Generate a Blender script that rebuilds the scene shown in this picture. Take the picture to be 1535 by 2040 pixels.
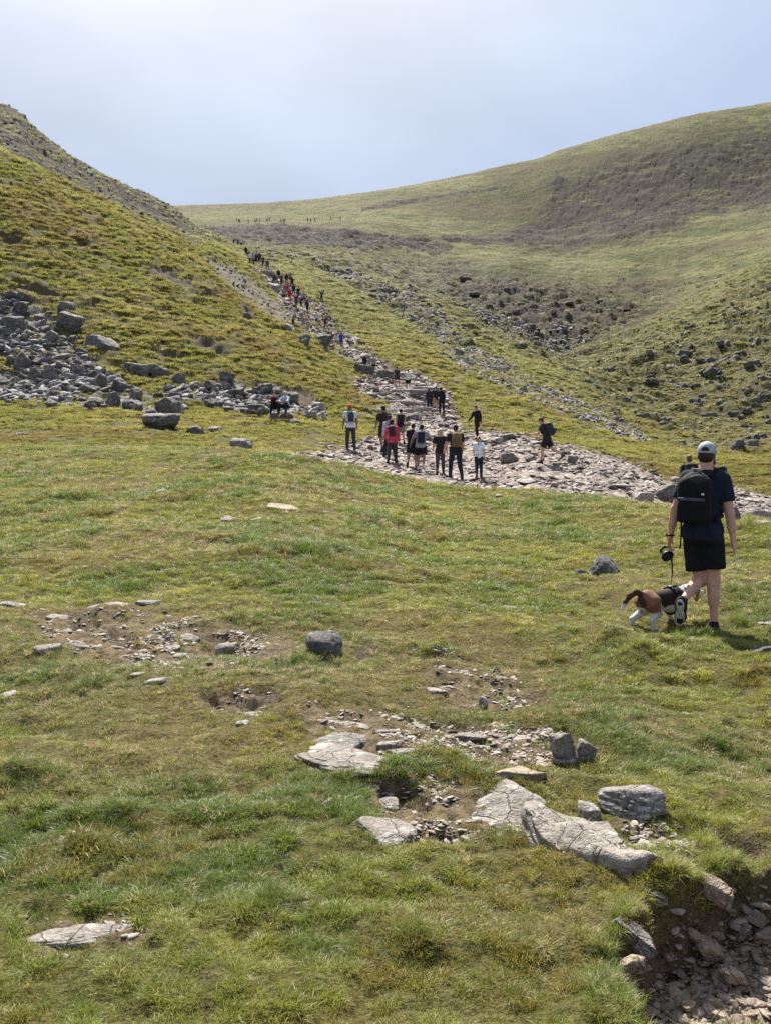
import bpy, math, random
import numpy as np
from math import radians as R, sin, cos, pi

for o in list(bpy.data.objects):
    bpy.data.objects.remove(o, do_unlink=True)
SC = bpy.context.scene
COL = SC.collection
rnd = random.Random(7)
RNG = np.random.default_rng(11)

# ------------------------------------------------------------------ camera, sky, sun, exposure
F, CX, HY = 2000.0, 767.5, 905.0          # focal length, centre column and horizon row of the photograph (pixels)
cam_d = bpy.data.cameras.new('camera')
cam = bpy.data.objects.new('camera', cam_d)
COL.objects.link(cam)
cam.location = (0, 0, 0)
cam.rotation_euler = (R(90), 0, 0)
cam_d.sensor_fit = 'VERTICAL'
cam_d.sensor_height = 24.0
cam_d.lens = F / 2040.0 * 24.0
cam_d.shift_y = -(1020.0 - HY) / 2040.0
cam_d.clip_start = 0.05
cam_d.clip_end = 8000
SC.camera = cam

SUN_EL, SUN_AZ = 50.0, -10.0                # azimuth measured from +Y towards +X
sd = bpy.data.lights.new('sun', 'SUN')
sd.energy = 5.0
sd.angle = R(0.55)
sd.color = (1.0, 0.955, 0.88)
sun = bpy.data.objects.new('sun', sd)
COL.objects.link(sun)
sun.rotation_euler = (R(-(90 - SUN_EL)), 0, R(-SUN_AZ))
SUNV = (sin(R(SUN_AZ)) * cos(R(SUN_EL)), cos(R(SUN_AZ)) * cos(R(SUN_EL)), sin(R(SUN_EL)))

W = bpy.data.worlds.new('World')
SC.world = W
W.use_nodes = True
wn, wl = W.node_tree.nodes, W.node_tree.links
wn.clear()
w_out = wn.new('ShaderNodeOutputWorld')
w_bg = wn.new('ShaderNodeBackground')
w_bg.inputs['Strength'].default_value = 0.10
sky = wn.new('ShaderNodeTexSky')
sky.sky_type = 'NISHITA'
sky.sun_disc = False
sky.sun_elevation = R(SUN_EL)
sky.sun_rotation = R(SUN_AZ)
sky.air_density = 1.0
sky.dust_density = 0.6
sky.ozone_density = 2.0
# thin high cloud: a veil over the whole sky, thicker in soft streaks
tc = wn.new('ShaderNodeTexCoord')
mp = wn.new('ShaderNodeMapping')
mp.inputs['Scale'].default_value = (1.6, 1.2, 5.0)
wl.new(tc.outputs['Generated'], mp.inputs['Vector'])
cn = wn.new('ShaderNodeTexNoise')
cn.inputs['Scale'].default_value = 1.3
cn.inputs['Detail'].default_value = 5
cn.inputs['Roughness'].default_value = 0.5
wl.new(mp.outputs['Vector'], cn.inputs['Vector'])
cr = wn.new('ShaderNodeMapRange')
cr.inputs['From Min'].default_value = 0.35
cr.inputs['From Max'].default_value = 0.7
cr.inputs['To Min'].default_value = 0.80
cr.inputs['To Max'].default_value = 0.93
wl.new(cn.outputs['Fac'], cr.inputs['Value'])
# the veil scatters light forward, so it is brighter around the sun
dp = wn.new('ShaderNodeVectorMath'); dp.operation = 'DOT_PRODUCT'
dp.inputs[1].default_value = SUNV
wl.new(tc.outputs['Generated'], dp.inputs[0])
pw = wn.new('ShaderNodeMapRange')
pw.inputs['From Min'].default_value = 0.55
pw.inputs['From Max'].default_value = 1.0
pw.inputs['To Min'].default_value = 0.0
pw.inputs['To Max'].default_value = 1.0
wl.new(dp.outputs['Value'], pw.inputs['Value'])
pw2 = wn.new('ShaderNodeMath'); pw2.operation = 'POWER'
pw2.inputs[1].default_value = 5.0
wl.new(pw.outputs['Result'], pw2.inputs[0])
vc = wn.new('ShaderNodeMix'); vc.data_type = 'RGBA'
vc.inputs['A'].default_value = (1.74, 2.07, 2.74, 1)
vc.inputs['B'].default_value = (9.6, 8.9, 7.6, 1)
wl.new(pw2.outputs['Value'], vc.inputs['Factor'])
vm = wn.new('ShaderNodeMix'); vm.data_type = 'RGBA'
wl.new(cr.outputs['Result'], vm.inputs['Factor'])
wl.new(sky.outputs['Color'], vm.inputs['A'])
cb = wn.new('ShaderNodeTexNoise')
cb.inputs['Scale'].default_value = 0.9
cb.inputs['Detail'].default_value = 4
cb.inputs['Distortion'].default_value = 0.6
wl.new(mp.outputs['Vector'], cb.inputs['Vector'])
cm = wn.new('ShaderNodeMapRange')
cm.inputs['From Min'].default_value = 0.35; cm.inputs['From Max'].default_value = 0.65
cm.inputs['To Min'].default_value = 0.93; cm.inputs['To Max'].default_value = 1.17
wl.new(cb.outputs['Fac'], cm.inputs['Value'])
vs = wn.new('ShaderNodeVectorMath'); vs.operation = 'SCALE'
wl.new(vc.outputs['Result'], vs.inputs[0]); wl.new(cm.outputs['Result'], vs.inputs['Scale'])
wl.new(vs.outputs['Vector'], vm.inputs['B'])
wl.new(vm.outputs['Result'], w_bg.inputs['Color'])
wl.new(w_bg.outputs['Background'], w_out.inputs['Surface'])

SC.view_settings.view_transform = 'Standard'
SC.view_settings.look = 'None'
SC.view_settings.exposure = 1.15
SC.view_settings.gamma = 1.0
SC.cycles.max_bounces = 5
SC.cycles.diffuse_bounces = 3
SC.cycles.transmission_bounces = 3
SC.cycles.use_denoising = False

# ------------------------------------------------------------------ helpers
def tag(o, label=None, cat=None, group=None, kind=None):
    if label: o['label'] = label
    if cat: o['category'] = cat
    if group: o['group'] = group
    if kind: o['kind'] = kind
    return o

def empty(name, loc, rz=0.0):
    o = bpy.data.objects.new(name, None)
    o.empty_display_size = 0.2
    o.location = loc
    o.rotation_euler = (0, 0, rz)
    COL.objects.link(o)
    return o

def mesh_np(name, verts, faces, smooth=True):
    """verts (N,3), faces (M,k) with k 3 or 4"""
    me = bpy.data.meshes.new(name)
    v = np.ascontiguousarray(verts, dtype=np.float32)
    f = np.ascontiguousarray(faces, dtype=np.int32)
    me.vertices.add(len(v)); me.vertices.foreach_set('co', v.ravel())
    k = f.shape[1]
    me.loops.add(f.size); me.loops.foreach_set('vertex_index', f.ravel())
    me.polygons.add(len(f))
    me.polygons.foreach_set('loop_start', np.arange(0, f.size, k, dtype=np.int32))
    me.polygons.foreach_set('loop_total', np.full(len(f), k, dtype=np.int32))
    me.polygons.foreach_set('use_smooth', np.full(len(f), smooth, dtype=bool))
    me.update(calc_edges=True)
    return me

def link(name, me, mat=None, parent=None, loc=None, rz=None):
    o = bpy.data.objects.new(name, me)
    if mat is not None:
        if me.materials: me.materials[0] = mat
        else: me.materials.append(mat)
    if parent is not None: o.parent = parent
    if loc is not None: o.location = loc
    if rz is not None: o.rotation_euler = (0, 0, rz)
    COL.objects.link(o)
    return o

# noise ------------------------------------------------------------
_g = np.arange(256) / 256 * 2 * np.pi
_GX, _GY = np.cos(_g).astype(np.float32), np.sin(_g).astype(np.float32)
def _h2(ix, iy, s):
    h = (ix.astype(np.uint32) * np.uint32(374761393) + iy.astype(np.uint32) * np.uint32(668265263) + np.uint32((s * 144269) & 0xffffffff))
    h = (h ^ (h >> np.uint32(13))) * np.uint32(1274126177)
    return (h ^ (h >> np.uint32(16))) & np.uint32(255)
def pn2(x, y, s=0):
    x = np.asarray(x, np.float32); y = np.asarray(y, np.float32)
    x0 = np.floor(x); y0 = np.floor(y)
    fx = x - x0; fy = y - y0
    ix = x0.astype(np.int64); iy = y0.astype(np.int64)
    u = fx * fx * fx * (fx * (fx * 6 - 15) + 10); v = fy * fy * fy * (fy * (fy * 6 - 15) + 10)
    def c(dx, dy):
        h = _h2(ix + dx, iy + dy, s)
        return _GX[h] * (fx - dx) + _GY[h] * (fy - dy)
    a = c(0, 0); b = c(1, 0); d = c(0, 1); e = c(1, 1)
    return 1.5 * ((a + (b - a) * u) * (1 - v) + (d + (e - d) * u) * v)
def fbm2(x, y, s=0, o=4, g=0.5):
    r = 0; a = 1.0; f = 1.0
    for i in range(o):
        r = r + a * pn2(x * f + 17.3 * i, y * f - 9.1 * i, s + i)
        a *= g; f *= 2.03
    return r
def vn3(p, s=0):
    p = np.asarray(p, np.float32)
    q0 = np.floor(p); f = p - q0; q = q0.astype(np.int64)
    u = f * f * (3 - 2 * f)
    r = 0
    for dx in (0, 1):
        for dy in (0, 1):
            for dz in (0, 1):
                h = (((q[..., 0] + dx) & 0xffff).astype(np.uint32) * np.uint32(374761393) + ((q[..., 1] + dy) & 0xffff).astype(np.uint32) * np.uint32(668265263)
                     + ((q[..., 2] + dz) & 0xffff).astype(np.uint32) * np.uint32(2147483647) + np.uint32((s * 144269) & 0xffffffff))
                h = (h ^ (h >> np.uint32(13))) * np.uint32(1274126177)
                h = (h ^ (h >> np.uint32(16))) & np.uint32(0xffff)
                w = (u[..., 0] if dx else 1 - u[..., 0]) * (u[..., 1] if dy else 1 - u[..., 1]) * (u[..., 2] if dz else 1 - u[..., 2])
                r = r + w * (h.astype(np.float32) / 32767.5 - 1)
    return r
def sstep(a, b, x):
    t = np.clip((x - a) / (b - a), 0, 1)
    return t * t * (3 - 2 * t)

# node helper ------------------------------------------------------
class NB:
    def __init__(s, mat):
        mat.use_nodes = True
        s.nt = mat.node_tree; s.nt.nodes.clear()
        s.out = s.nt.nodes.new('ShaderNodeOutputMaterial')
    def set(s, sock, v):
        if isinstance(v, bpy.types.NodeSocket): s.nt.links.new(v, sock)
        elif isinstance(v, (tuple, list)) and len(v) == 3 and sock.type == 'RGBA': sock.default_value = (*v, 1)
        else: sock.default_value = v
    def n(s, typ, ins=None, **at):
        nd = s.nt.nodes.new('ShaderNode' + typ)
        for k, v in at.items(): setattr(nd, k, v)
        for k, v in (ins or {}).items(): s.set(nd.inputs[k], v)
        return nd
    def noise(s, vec, scale, detail=3, rough=0.55, dist=0.0):
        return s.n('TexNoise', {'Vector': vec, 'Scale': scale, 'Detail': detail, 'Roughness': rough, 'Distortion': dist}).outputs['Fac']
    def ramp(s, v, a, b, lo=0.0, hi=1.0):
        return s.n('MapRange', {'Value': v, 'From Min': a, 'From Max': b, 'To Min': lo, 'To Max': hi}, interpolation_type='SMOOTHSTEP').outputs['Result']
    def mix(s, f, a, b, mode='MIX'):
        nd = s.n('Mix', data_type='RGBA', blend_type=mode)
        s.set(nd.inputs[0], f); s.set(nd.inputs[6], a); s.set(nd.inputs[7], b)
        return nd.outputs[2]
    def math(s, op, a, b=0.0, c=0.0):
        nd = s.n('Math', operation=op)
        s.set(nd.inputs[0], a); s.set(nd.inputs[1], b); s.set(nd.inputs[2], c)
        return nd.outputs[0]
    def attr(s, name, typ='GEOMETRY'):
        return s.n('Attribute', attribute_name=name, attribute_type=typ)
    def sep(s, c):
        return s.n('SeparateColor', {'Color': c}).outputs
    def fin(s, sh): s.nt.links.new(sh, s.out.inputs['Surface'])

def new_mat(name):
    m = bpy.data.materials.new(name)
    return m, NB(m)
# ------------------------------------------------------------------ the ground: one sheet, a height field fitted through feature lines
# each line: {column: (distance, row)} - a crest, a dip, the foot of a hill ... read off the photograph and given its own distance
def pchip(x, y, xq):
    x = np.asarray(x, float); y = np.asarray(y, float)
    h = np.diff(x); d = np.diff(y) / h
    m = np.zeros(len(x))
    m[0], m[-1] = d[0], d[-1]
    same = d[:-1] * d[1:] > 0
    w1 = 2 * h[1:] + h[:-1]; w2 = h[1:] + 2 * h[:-1]
    with np.errstate(divide='ignore', invalid='ignore'):
        m[1:-1] = np.where(same, (w1 + w2) / (w1 / d[:-1] + w2 / d[1:]), 0)
    i = np.clip(np.searchsorted(x, xq) - 1, 0, len(x) - 2)
    t = (xq - x[i]) / h[i]
    t = np.clip(t, 0, 1)
    return ((2 * t**3 - 3 * t**2 + 1) * y[i] + (t**3 - 2 * t**2 + t) * h[i] * m[i] + (-2 * t**3 + 3 * t**2) * y[i + 1] + (t**3 - t**2) * h[i] * m[i + 1])

LINES = [
 # crest of the near knoll
 {-700: (30, 875), 0: (26, 889), 300: (25, 894), 580: (24, 904), 700: (24, 924), 850: (25, 949), 1000: (24, 971), 1100: (22, 985), 1320: (18, 1013), 1535: (15, 1049), 1900: (13, 1090)},
 # dip behind it
 {-700: (34, 877), 0: (30, 891), 300: (29, 894), 580: (28, 906), 700: (28.5, 925), 850: (29, 953), 1000: (27.5, 978), 1100: (26, 993), 1200: (26, 1008), 1320: (26, 1027), 1400: (26.5, 1038), 1535: (25, 1068), 1900: (20, 1110)},
 # foot of the left hill, far edge of the stony ground
 {-700: (60, 800), 0: (52, 813), 200: (50, 817), 350: (50, 828), 450: (50, 838), 560: (50, 838), 650: (50, 853), 720: (50, 866), 800: (50, 868), 900: (50, 866), 1000: (48, 868), 1100: (45, 884), 1200: (42, 905), 1320: (42, 935), 1400: (42, 958), 1535: (37, 992), 1900: (28, 1050)},
 # lower hillside, crest of the grassy shelf on the right
 {-700: (75, 620), 0: (76, 535), 150: (78, 570), 300: (80, 605), 500: (84, 665), 600: (79, 725), 700: (73, 790), 800: (72, 805), 900: (70, 838), 1000: (62, 846), 1100: (60, 862), 1200: (59, 877), 1320: (60, 893), 1400: (58, 903), 1535: (52, 922), 1900: (45, 980)},
 # crest of the left hill, spur with the upper path, slope above the stream
 {-700: (110, -40), -300: (112, 130), 0: (115, 297), 150: (122, 375), 300: (132, 440), 400: (142, 478), 500: (152, 522), 600: (133, 602), 700: (116, 697), 800: (98, 745), 900: (95, 775), 1000: (90, 795), 1100: (86, 828), 1200: (85, 850), 1320: (80, 897), 1400: (80, 912), 1535: (75, 935), 1900: (65, 990)},
 # behind the crest; the stream gully on the right
 {-700: (135, 20), 0: (135, 335), 150: (140, 405), 300: (148, 462), 400: (158, 492), 500: (168, 528), 600: (185, 555), 700: (205, 570), 800: (225, 585), 900: (245, 603), 1000: (205, 660), 1130: (160, 745), 1260: (128, 832), 1320: (118, 866), 1400: (108, 895), 1535: (100, 912), 1900: (90, 960)},
 # dark scree ridge on the left; crest of the near spur on the right
 {-700: (185, -150), -100: (195, 214), 0: (200, 219), 28: (200, 230), 70: (203, 264), 150: (210, 320), 240: (220, 368), 340: (235, 414), 400: (246, 458), 500: (255, 493), 600: (262, 508), 700: (275, 522), 800: (288, 545), 900: (300, 572), 1000: (262, 630), 1130: (205, 716), 1180: (200, 708), 1280: (208, 660), 1400: (215, 597), 1535: (222, 522), 1900: (230, 360)},
 # slope behind
 {-700: (230, -60), 0: (240, 300), 150: (250, 370), 340: (275, 438), 400: (295, 462), 500: (305, 472), 600: (312, 478), 700: (318, 482), 800: (335, 500), 900: (345, 520), 1000: (320, 545), 1130: (290, 600), 1280: (270, 640), 1400: (265, 590), 1535: (265, 525), 1900: (270, 372)},
 # terrace that carries the far track
 {-700: (380, 430), 340: (385, 443), 500: (390, 441), 640: (390, 441), 750: (395, 431), 900: (400, 450), 1000: (400, 466), 1100: (400, 466), 1250: (395, 436), 1400: (390, 420), 1535: (395, 390), 1900: (400, 260)},
 # skyline
 {-700: (480, 425), 0: (480, 418), 340: (500, 413), 480: (500, 409), 600: (500, 403), 700: (495, 391), 800: (490, 376), 900: (490, 356), 1000: (490, 333), 1075: (490, 316), 1100: (490, 306), 1200: (490, 277), 1300: (495, 252), 1400: (500, 229), 1535: (500, 208), 1900: (520, 150)},
 {-700: (640, 470), 700: (640, 470), 1535: (640, 330), 1900: (640, 300)},
 {-700: (1500, 800), 1900: (1500, 760)},
 {-700: (4000, 900), 1900: (4000, 900)},
]
segs = [(1.0, 2.3, 10), (2.3, 5.2, 150), (5.2, 12, 150), (12, 26.5, 130), (26.5, 52, 120), (52, 120, 270), (120, 260, 200), (260, 520, 190), (520, 4000, 16)]
rows = np.concatenate([np.exp(np.linspace(math.log(a), math.log(b), n, endpoint=False)) for a, b, n in segs] + [[4000.0]])
cols = np.concatenate([np.linspace(-1.15, -0.46, 30, endpoint=False), np.linspace(-0.46, 0.46, 640), np.linspace(0.46, 1.15, 31)[1:]])
NR, NC = len(rows), len(cols)
pxc = np.clip(cols * F + CX, -690, 1890)

LY, LE = [], []
for L in LINES:
    k = np.array(sorted(L)); yy = np.array([L[c][0] for c in k], float); ee = (HY - np.array([L[c][1] for c in k], float)) / F
    LY.append(np.exp(pchip(k, np.log(yy), pxc))); LE.append(pchip(k, ee, pxc))
LY, LE = np.array(LY), np.array(LE)
for i in range(1, len(LY)):
    LY[i] = np.maximum(LY[i], LY[i - 1] * 1.03)
Zb = np.zeros((NR, NC))
Z0 = -1.82
for j in range(NC):
    yc = LY[0, j]; zc = LE[0, j] * yc
    yn = np.array([1.0, 2.0, 3.2, 5, 7.5, 10.5]); yn = yn[yn < yc * 0.8]
    yn = np.append(yn, yc * 0.85)
    zn = Z0 + (zc - Z0) * np.clip((yn - 2) / (yc - 2), 0, 1) ** 1.75
    Zb[:, j] = pchip(np.concatenate([yn, LY[:, j]]), np.concatenate([zn, LE[:, j] * LY[:, j]]), rows)
lr = np.log(rows)
XX = cols[None, :] * rows[:, None]
YY = np.repeat(rows[:, None], NC, 1)
PX = np.repeat((cols * F + CX)[None, :], NR, 0)
def _rc(x, y):
    x = np.asarray(x, float); y = np.asarray(y, float)
    fu = np.interp(x / y, cols, np.arange(NC)); fr = np.interp(np.log(y), lr, np.arange(NR))
    return fr, fu
def bil(A, x, y):
    fr, fu = _rc(x, y)
    i = np.clip(fr.astype(int), 0, NR - 2); j = np.clip(fu.astype(int), 0, NC - 2)
    a = fr - i; b = fu - j
    return (A[i, j] * (1 - a) + A[i + 1, j] * a) * (1 - b) + (A[i, j + 1] * (1 - a) + A[i + 1, j + 1] * a) * b
EB = Zb / rows[:, None]
def hit_y(px, py, ymin=1.5):
    """distance at which the line of sight through a photo point meets the bare ground"""
    fu = np.interp((px - CX) / F, cols, np.arange(NC)); j = min(int(fu), NC - 2); b = fu - j
    e = EB[:, j] * (1 - b) + EB[:, j + 1] * b
    t = (HY - py) / F
    ok = np.nonzero((e[1:] >= t) & (e[:-1] < t) & (rows[1:] > ymin))[0]
    if len(ok) == 0: return None
    i = ok[0]; f = (t - e[i]) / (e[i + 1] - e[i] + 1e-12)
    return rows[i] + f * (rows[i + 1] - rows[i])
def hit(px, py, ymin=1.5):
    y = hit_y(px, py, ymin)
    if y is None: y = float(np.interp(px, [-700, 1900], [30, 30]))
    return np.array([(px - CX) / F * y, y])

# polygons given in photo points are laid on the ground where those points lie
def poly_sd(x, y, poly):
    p = np.asarray(poly, float); q = np.roll(p, -1, 0)
    d = np.full(x.shape, 1e9); ins = np.zeros(x.shape, bool)
    for (ax, ay), (bx, by) in zip(p, q):
        ex, ey = bx - ax, by - ay
        t = np.clip(((x - ax) * ex + (y - ay) * ey) / (ex * ex + ey * ey + 1e-12), 0, 1)
        d = np.minimum(d, (x - ax - t * ex) ** 2 + (y - ay - t * ey) ** 2)
        c = ((ay > y) != (by > y))
        with np.errstate(divide='ignore', invalid='ignore'):
            ins ^= c & (x < ex * (y - ay) / (ey if ey != 0 else 1e-12) + ax)
    return np.where(ins, -1, 1) * np.sqrt(d)
PYb = HY - EB * F
wob = 14 * fbm2(XX / (0.03 * YY) , np.log(YY) * 40, 3, 4)
def area(poly, y0, y1, soft=10, wobble=1.0, pts=None):
    p = np.asarray(poly, float)
    if pts is None:
        out = np.zeros((NR, NC))
        lo, hi = p.min(0) - 60, p.max(0) + 60
        sel = (PX > lo[0]) & (PX < hi[0]) & (PYb > lo[1]) & (PYb < hi[1]) & (YY >= y0) & (YY <= y1)
        if sel.any():
            out[sel] = sstep(soft, -soft, poly_sd(PX[sel] + wob[sel] * wobble, PYb[sel] + 0.6 * wob[sel] * wobble, p))
        return out
    return None
def fat(p, k=1.45):
    p = np.asarray(p, float); c = p.mean(0)
    return c + (p - c) * k
def amax(*a):
    r = a[0]
    for b in a[1:]: r = np.maximum(r, b)
    return r

# ---- masks
wob_p = sstep(-.25, .15, fbm2(XX / 3.5, YY / 5.0, 7, 3))
STONE = amax(
  area([(560, 906), (600, 897), (650, 893), (690, 885), (720, 868), (760, 862), (800, 852), (850, 846), (910, 858), (990, 856), (1060, 868), (1150, 892), (1230, 912), (1320, 945), (1420, 968), (1535, 985), (1700, 1020), (1700, 1090), (1535, 1075), (1320, 1035), (1100, 1002), (900, 968), (750, 942), (640, 920)], 23, 58, 9, 0.8),
  area([(795, 870), (790, 840), (760, 800), (700, 775), (715, 748), (770, 738), (830, 742), (885, 775), (905, 820), (930, 866)], 45, 110, 8, 0.8),
  area([(742, 740), (692, 710), (643, 688), (596, 652), (565, 613), (547, 582), (516, 549), (491, 519), (465, 491), (479, 487), (524, 523), (559, 548), (603, 590), (650, 606), (662, 640), (702, 666), (742, 704), (788, 740)], 85, 200, 7, 0.8) * (.7 + .3 * wob_p))
SCAR = amax(
  area([(405, 510), (450, 522), (505, 560), (565, 608), (585, 650), (550, 640), (485, 592), (430, 548)], 80, 165, 8),
  area([(520, 545), (545, 540), (580, 580), (600, 640), (560, 630)], 80, 165, 8),
  area([(650, 700), (700, 720), (760, 745), (790, 745), (770, 725), (690, 695)], 80, 130, 6))
SCREE = amax(
  area([(610, 515), (680, 525), (760, 560), (830, 590), (900, 650), (960, 700), (1040, 745), (1130, 790), (1230, 840), (1310, 885), (1270, 885), (1150, 838), (1050, 795), (960, 755), (900, 715), (840, 655), (760, 610), (690, 560)], 60, 300, 12, .9) * .8,
  area([(855, 690), (885, 695), (950, 735), (925, 740)], 60, 130, 8),
  area([(400, 455), (560, 450), (640, 462), (760, 470), (900, 480), (900, 500), (760, 495), (600, 490), (480, 480), (430, 475)], 220, 370, 8),
  area([(470, 480), (560, 492), (700, 515), (850, 525), (930, 520), (950, 540), (860, 600), (760, 560), (620, 520), (500, 500)], 200, 360, 14) * 0.6,
  area([(880, 585), (930, 560), (1010, 555), (1080, 575), (1110, 620), (1170, 680), (1100, 720), (1040, 690), (950, 640)], 130, 380, 16) * 0.6,
  area([(0, 180), (150, 300), (340, 405), (420, 470), (400, 490), (300, 445), (150, 378), (0, 300), (-300, 130), (-300, 60)], 118, 260, 8) * 0.45)
SCREE = amax(SCREE, area([(-30, 585), (60, 592), (120, 650), (160, 700), (235, 750), (300, 780), (375, 775), (382, 822), (290, 828), (190, 818), (60, 805), (-30, 790), (-30, 745), (40, 735), (-30, 690)], 45, 90, 10, .6), area([(385, 772), (450, 764), (530, 774), (600, 797), (655, 820), (645, 834), (590, 830), (500, 826), (440, 816), (380, 800)], 45, 75, 6, .4))
RIDGE = area([(0, 180), (150, 300), (340, 405), (420, 470), (400, 490), (300, 445), (150, 378), (0, 300), (-300, 130), (-300, 60)], 118, 260, 8)
HEATH = amax(RIDGE * .85,
  area([(990, 485), (1060, 445), (1090, 400), (1140, 360), (1230, 325), (1330, 290), (1535, 262), (1700, 250), (1700, 390), (1535, 415), (1400, 432), (1300, 470), (1200, 490), (1140, 505), (1040, 498)], 240, 520, 16) * 0.95,
  area([(400, 455), (560, 450), (640, 462), (760, 470), (900, 480), (900, 500), (760, 495), (600, 490), (480, 480), (430, 475)], 220, 370, 8, .6) * .8,
  area([(880, 470), (1000, 465), (1060, 450), (1060, 480), (960, 490), (860, 478)], 250, 500, 5, .5),
  area([(1040, 462), (1120, 440), (1250, 428), (1252, 440), (1150, 455), (1060, 474)], 250, 500, 3, .2),
  area([(720, 415), (800, 398), (900, 385), (1010, 370), (1010, 375), (900, 392), (800, 408), (720, 423)], 300, 520, 3, .2),
  area([(540, 448), (640, 455), (780, 468), (900, 473), (900, 480), (780, 476), (620, 464), (540, 455)], 220, 420, 3, .2),
  area([(1090, 390), (1110, 350), (1130, 355), (1105, 420), (1090, 450)], 250, 500, 5, .5),
  area([(880, 600), (900, 565), (990, 545), (1100, 560), (1280, 580), (1330, 570), (1280, 640), (1200, 690), (1130, 730), (1060, 690), (960, 640)], 130, 400, 55, 2.4) * .85,
  area([(1000, 400), (1300, 280), (1535, 250), (1600, 255), (1600, 285), (1400, 300), (1200, 350), (1050, 410)], 300, 520, 14) * 0.5,
  area([(1150, 760), (1300, 720), (1450, 640), (1600, 560), (1600, 900), (1450, 890), (1350, 860), (1250, 830)], 95, 240, 20) * 0.3)
PEAT = amax(
  area(fat([(0, 466), (30, 470), (44, 485), (20, 484)]), 60, 130, 3, .4), area(fat([(150, 476), (170, 480), (178, 492), (155, 488)]), 60, 130, 3, .4),
  area(fat([(308, 536), (330, 538), (350, 548), (372, 555), (365, 568), (340, 558), (315, 548)]), 60, 130, 3, .4),
  area(fat([(40, 558), (62, 562), (112, 582), (110, 592), (70, 580), (45, 570)]), 60, 130, 3, .4),
  area(fat([(375, 672), (400, 676), (445, 696), (440, 704), (400, 692)]), 55, 130, 3, .4), area(fat([(180, 600), (195, 603), (190, 612), (178, 608)]), 55, 130, 3, .4),
  area(fat([(315, 698), (360, 704), (355, 712), (318, 708)]), 50, 130, 3, .4), area(fat([(640, 655), (700, 690), (690, 698), (645, 668)]), 80, 140, 3, .3),
  area(fat([(720, 718), (770, 722), (785, 742), (740, 738)]), 80, 130, 3, .4), area(fat([(536, 765), (600, 778), (620, 800), (560, 785), (500, 770)]), 50, 80, 4, .4),
  area(fat([(400, 580), (432, 582), (430, 590), (402, 588)]), 60, 130, 3, .4), area(fat([(480, 612), (502, 616), (500, 632), (484, 626)]), 60, 130, 3, .4))
BARE = amax(
  area([(60, 1235), (180, 1215), (300, 1225), (420, 1240), (560, 1250), (640, 1285), (560, 1330), (380, 1340), (200, 1320), (110, 1300)], 3, 20, 22, 1.6) * 0.8,
  area([(400, 1385), (520, 1378), (570, 1395), (520, 1425), (430, 1420)], 3, 20, 12, 1.2) * 0.9,
  area([(590, 1420), (800, 1405), (960, 1430), (1130, 1450), (1180, 1500), (1040, 1530), (900, 1500), (740, 1520), (620, 1470)], 3, 20, 18, 1.5) * 0.85,
  area([(840, 1340), (980, 1330), (1090, 1370), (1060, 1410), (900, 1400)], 3, 20, 18, 1.5) * 0.7,
  area([(730, 1560), (900, 1545), (960, 1580), (1060, 1590), (1090, 1640), (980, 1680), (820, 1665), (740, 1620)], 3, 20, 14, 1.3) * 0.95,
  area([(1200, 1640), (1330, 1620), (1420, 1660), (1535, 1690), (1535, 1740), (1380, 1720), (1280, 1700)], 2, 8, 20, 1.4) * 0.75,
  area([(820, 1290), (940, 1285), (960, 1310), (840, 1320)], 3, 20, 10, 1.2) * 0.8,
  area([(830, 1425), (920, 1425), (960, 1445), (850, 1448)], 3, 20, 7, .8) * 1.0,
  area([(470, 1790), (610, 1800), (620, 1835), (500, 1830)], 2, 8, 14, 1.2) * 0.5, area([(20, 1800), (280, 1800), (300, 1880), (60, 1890)], 2, 8, 16, 1.2) * 0.6)
MUD = amax(*[area(p, 3, 20, 6, .9) for p in (
  [(395, 1262), (430, 1255), (475, 1268), (470, 1285), (410, 1284)], [(205, 1262), (230, 1250), (262, 1262), (255, 1280), (215, 1280)], [(405, 1388), (470, 1380), (478, 1402), (430, 1408)],
  [(515, 1374), (560, 1378), (565, 1408), (525, 1418), (480, 1424), (450, 1415), (500, 1395)], [(832, 1424), (900, 1418), (975, 1436), (960, 1450), (850, 1446)], [(1025, 1372), (1090, 1370), (1092, 1398), (1030, 1400)],
  [(760, 1652), (860, 1640), (960, 1650), (900, 1668), (780, 1666)], [(750, 1565), (830, 1560), (850, 1585), (770, 1590)], [(130, 1240), (190, 1225), (200, 1248), (150, 1258)], [(820, 1290), (900, 1285), (940, 1300), (850, 1312)],
  [(1330, 1625), (1420, 1640), (1440, 1670), (1350, 1660)], [(1430, 1660), (1520, 1690), (1500, 1720), (1420, 1700)], [(700, 1290), (745, 1284), (760, 1302), (710, 1308)], [(640, 1312), (690, 1316), (680, 1330), (640, 1328)])])
# eroded hollow at the lower right: a real pit with a steep turf bank
pit_px = [(1290, 2060), (1250, 1990), (1222, 1935), (1222, 1885), (1262, 1845), (1265, 1805), (1330, 1772), (1400, 1745), (1470, 1728), (1600, 1715), (1800, 1730), (1800, 2060)]
pit_w = np.array([hit(a, b) for a, b in pit_px])
near = (YY < 6.5)
PIT = np.zeros((NR, NC)); pd = np.full((NR, NC), 9.0)
pd[near] = poly_sd(XX[near] + 0.04 * fbm2(XX[near] * 7, YY[near] * 7, 5, 3), YY[near] + 0.04 * fbm2(XX[near] * 7, YY[near] * 7, 9, 3), pit_w)
farside = sstep(4.0, 4.6, YY) * sstep(1290, 1400, PX)
PIT = sstep(0.0, -0.10, pd) * (1 - farside) + sstep(.06, -.45, pd) * farside
PITROCK = sstep(-0.02, -0.10, pd) * (1 - .6 * farside * sstep(-.3, 0, pd))

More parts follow.
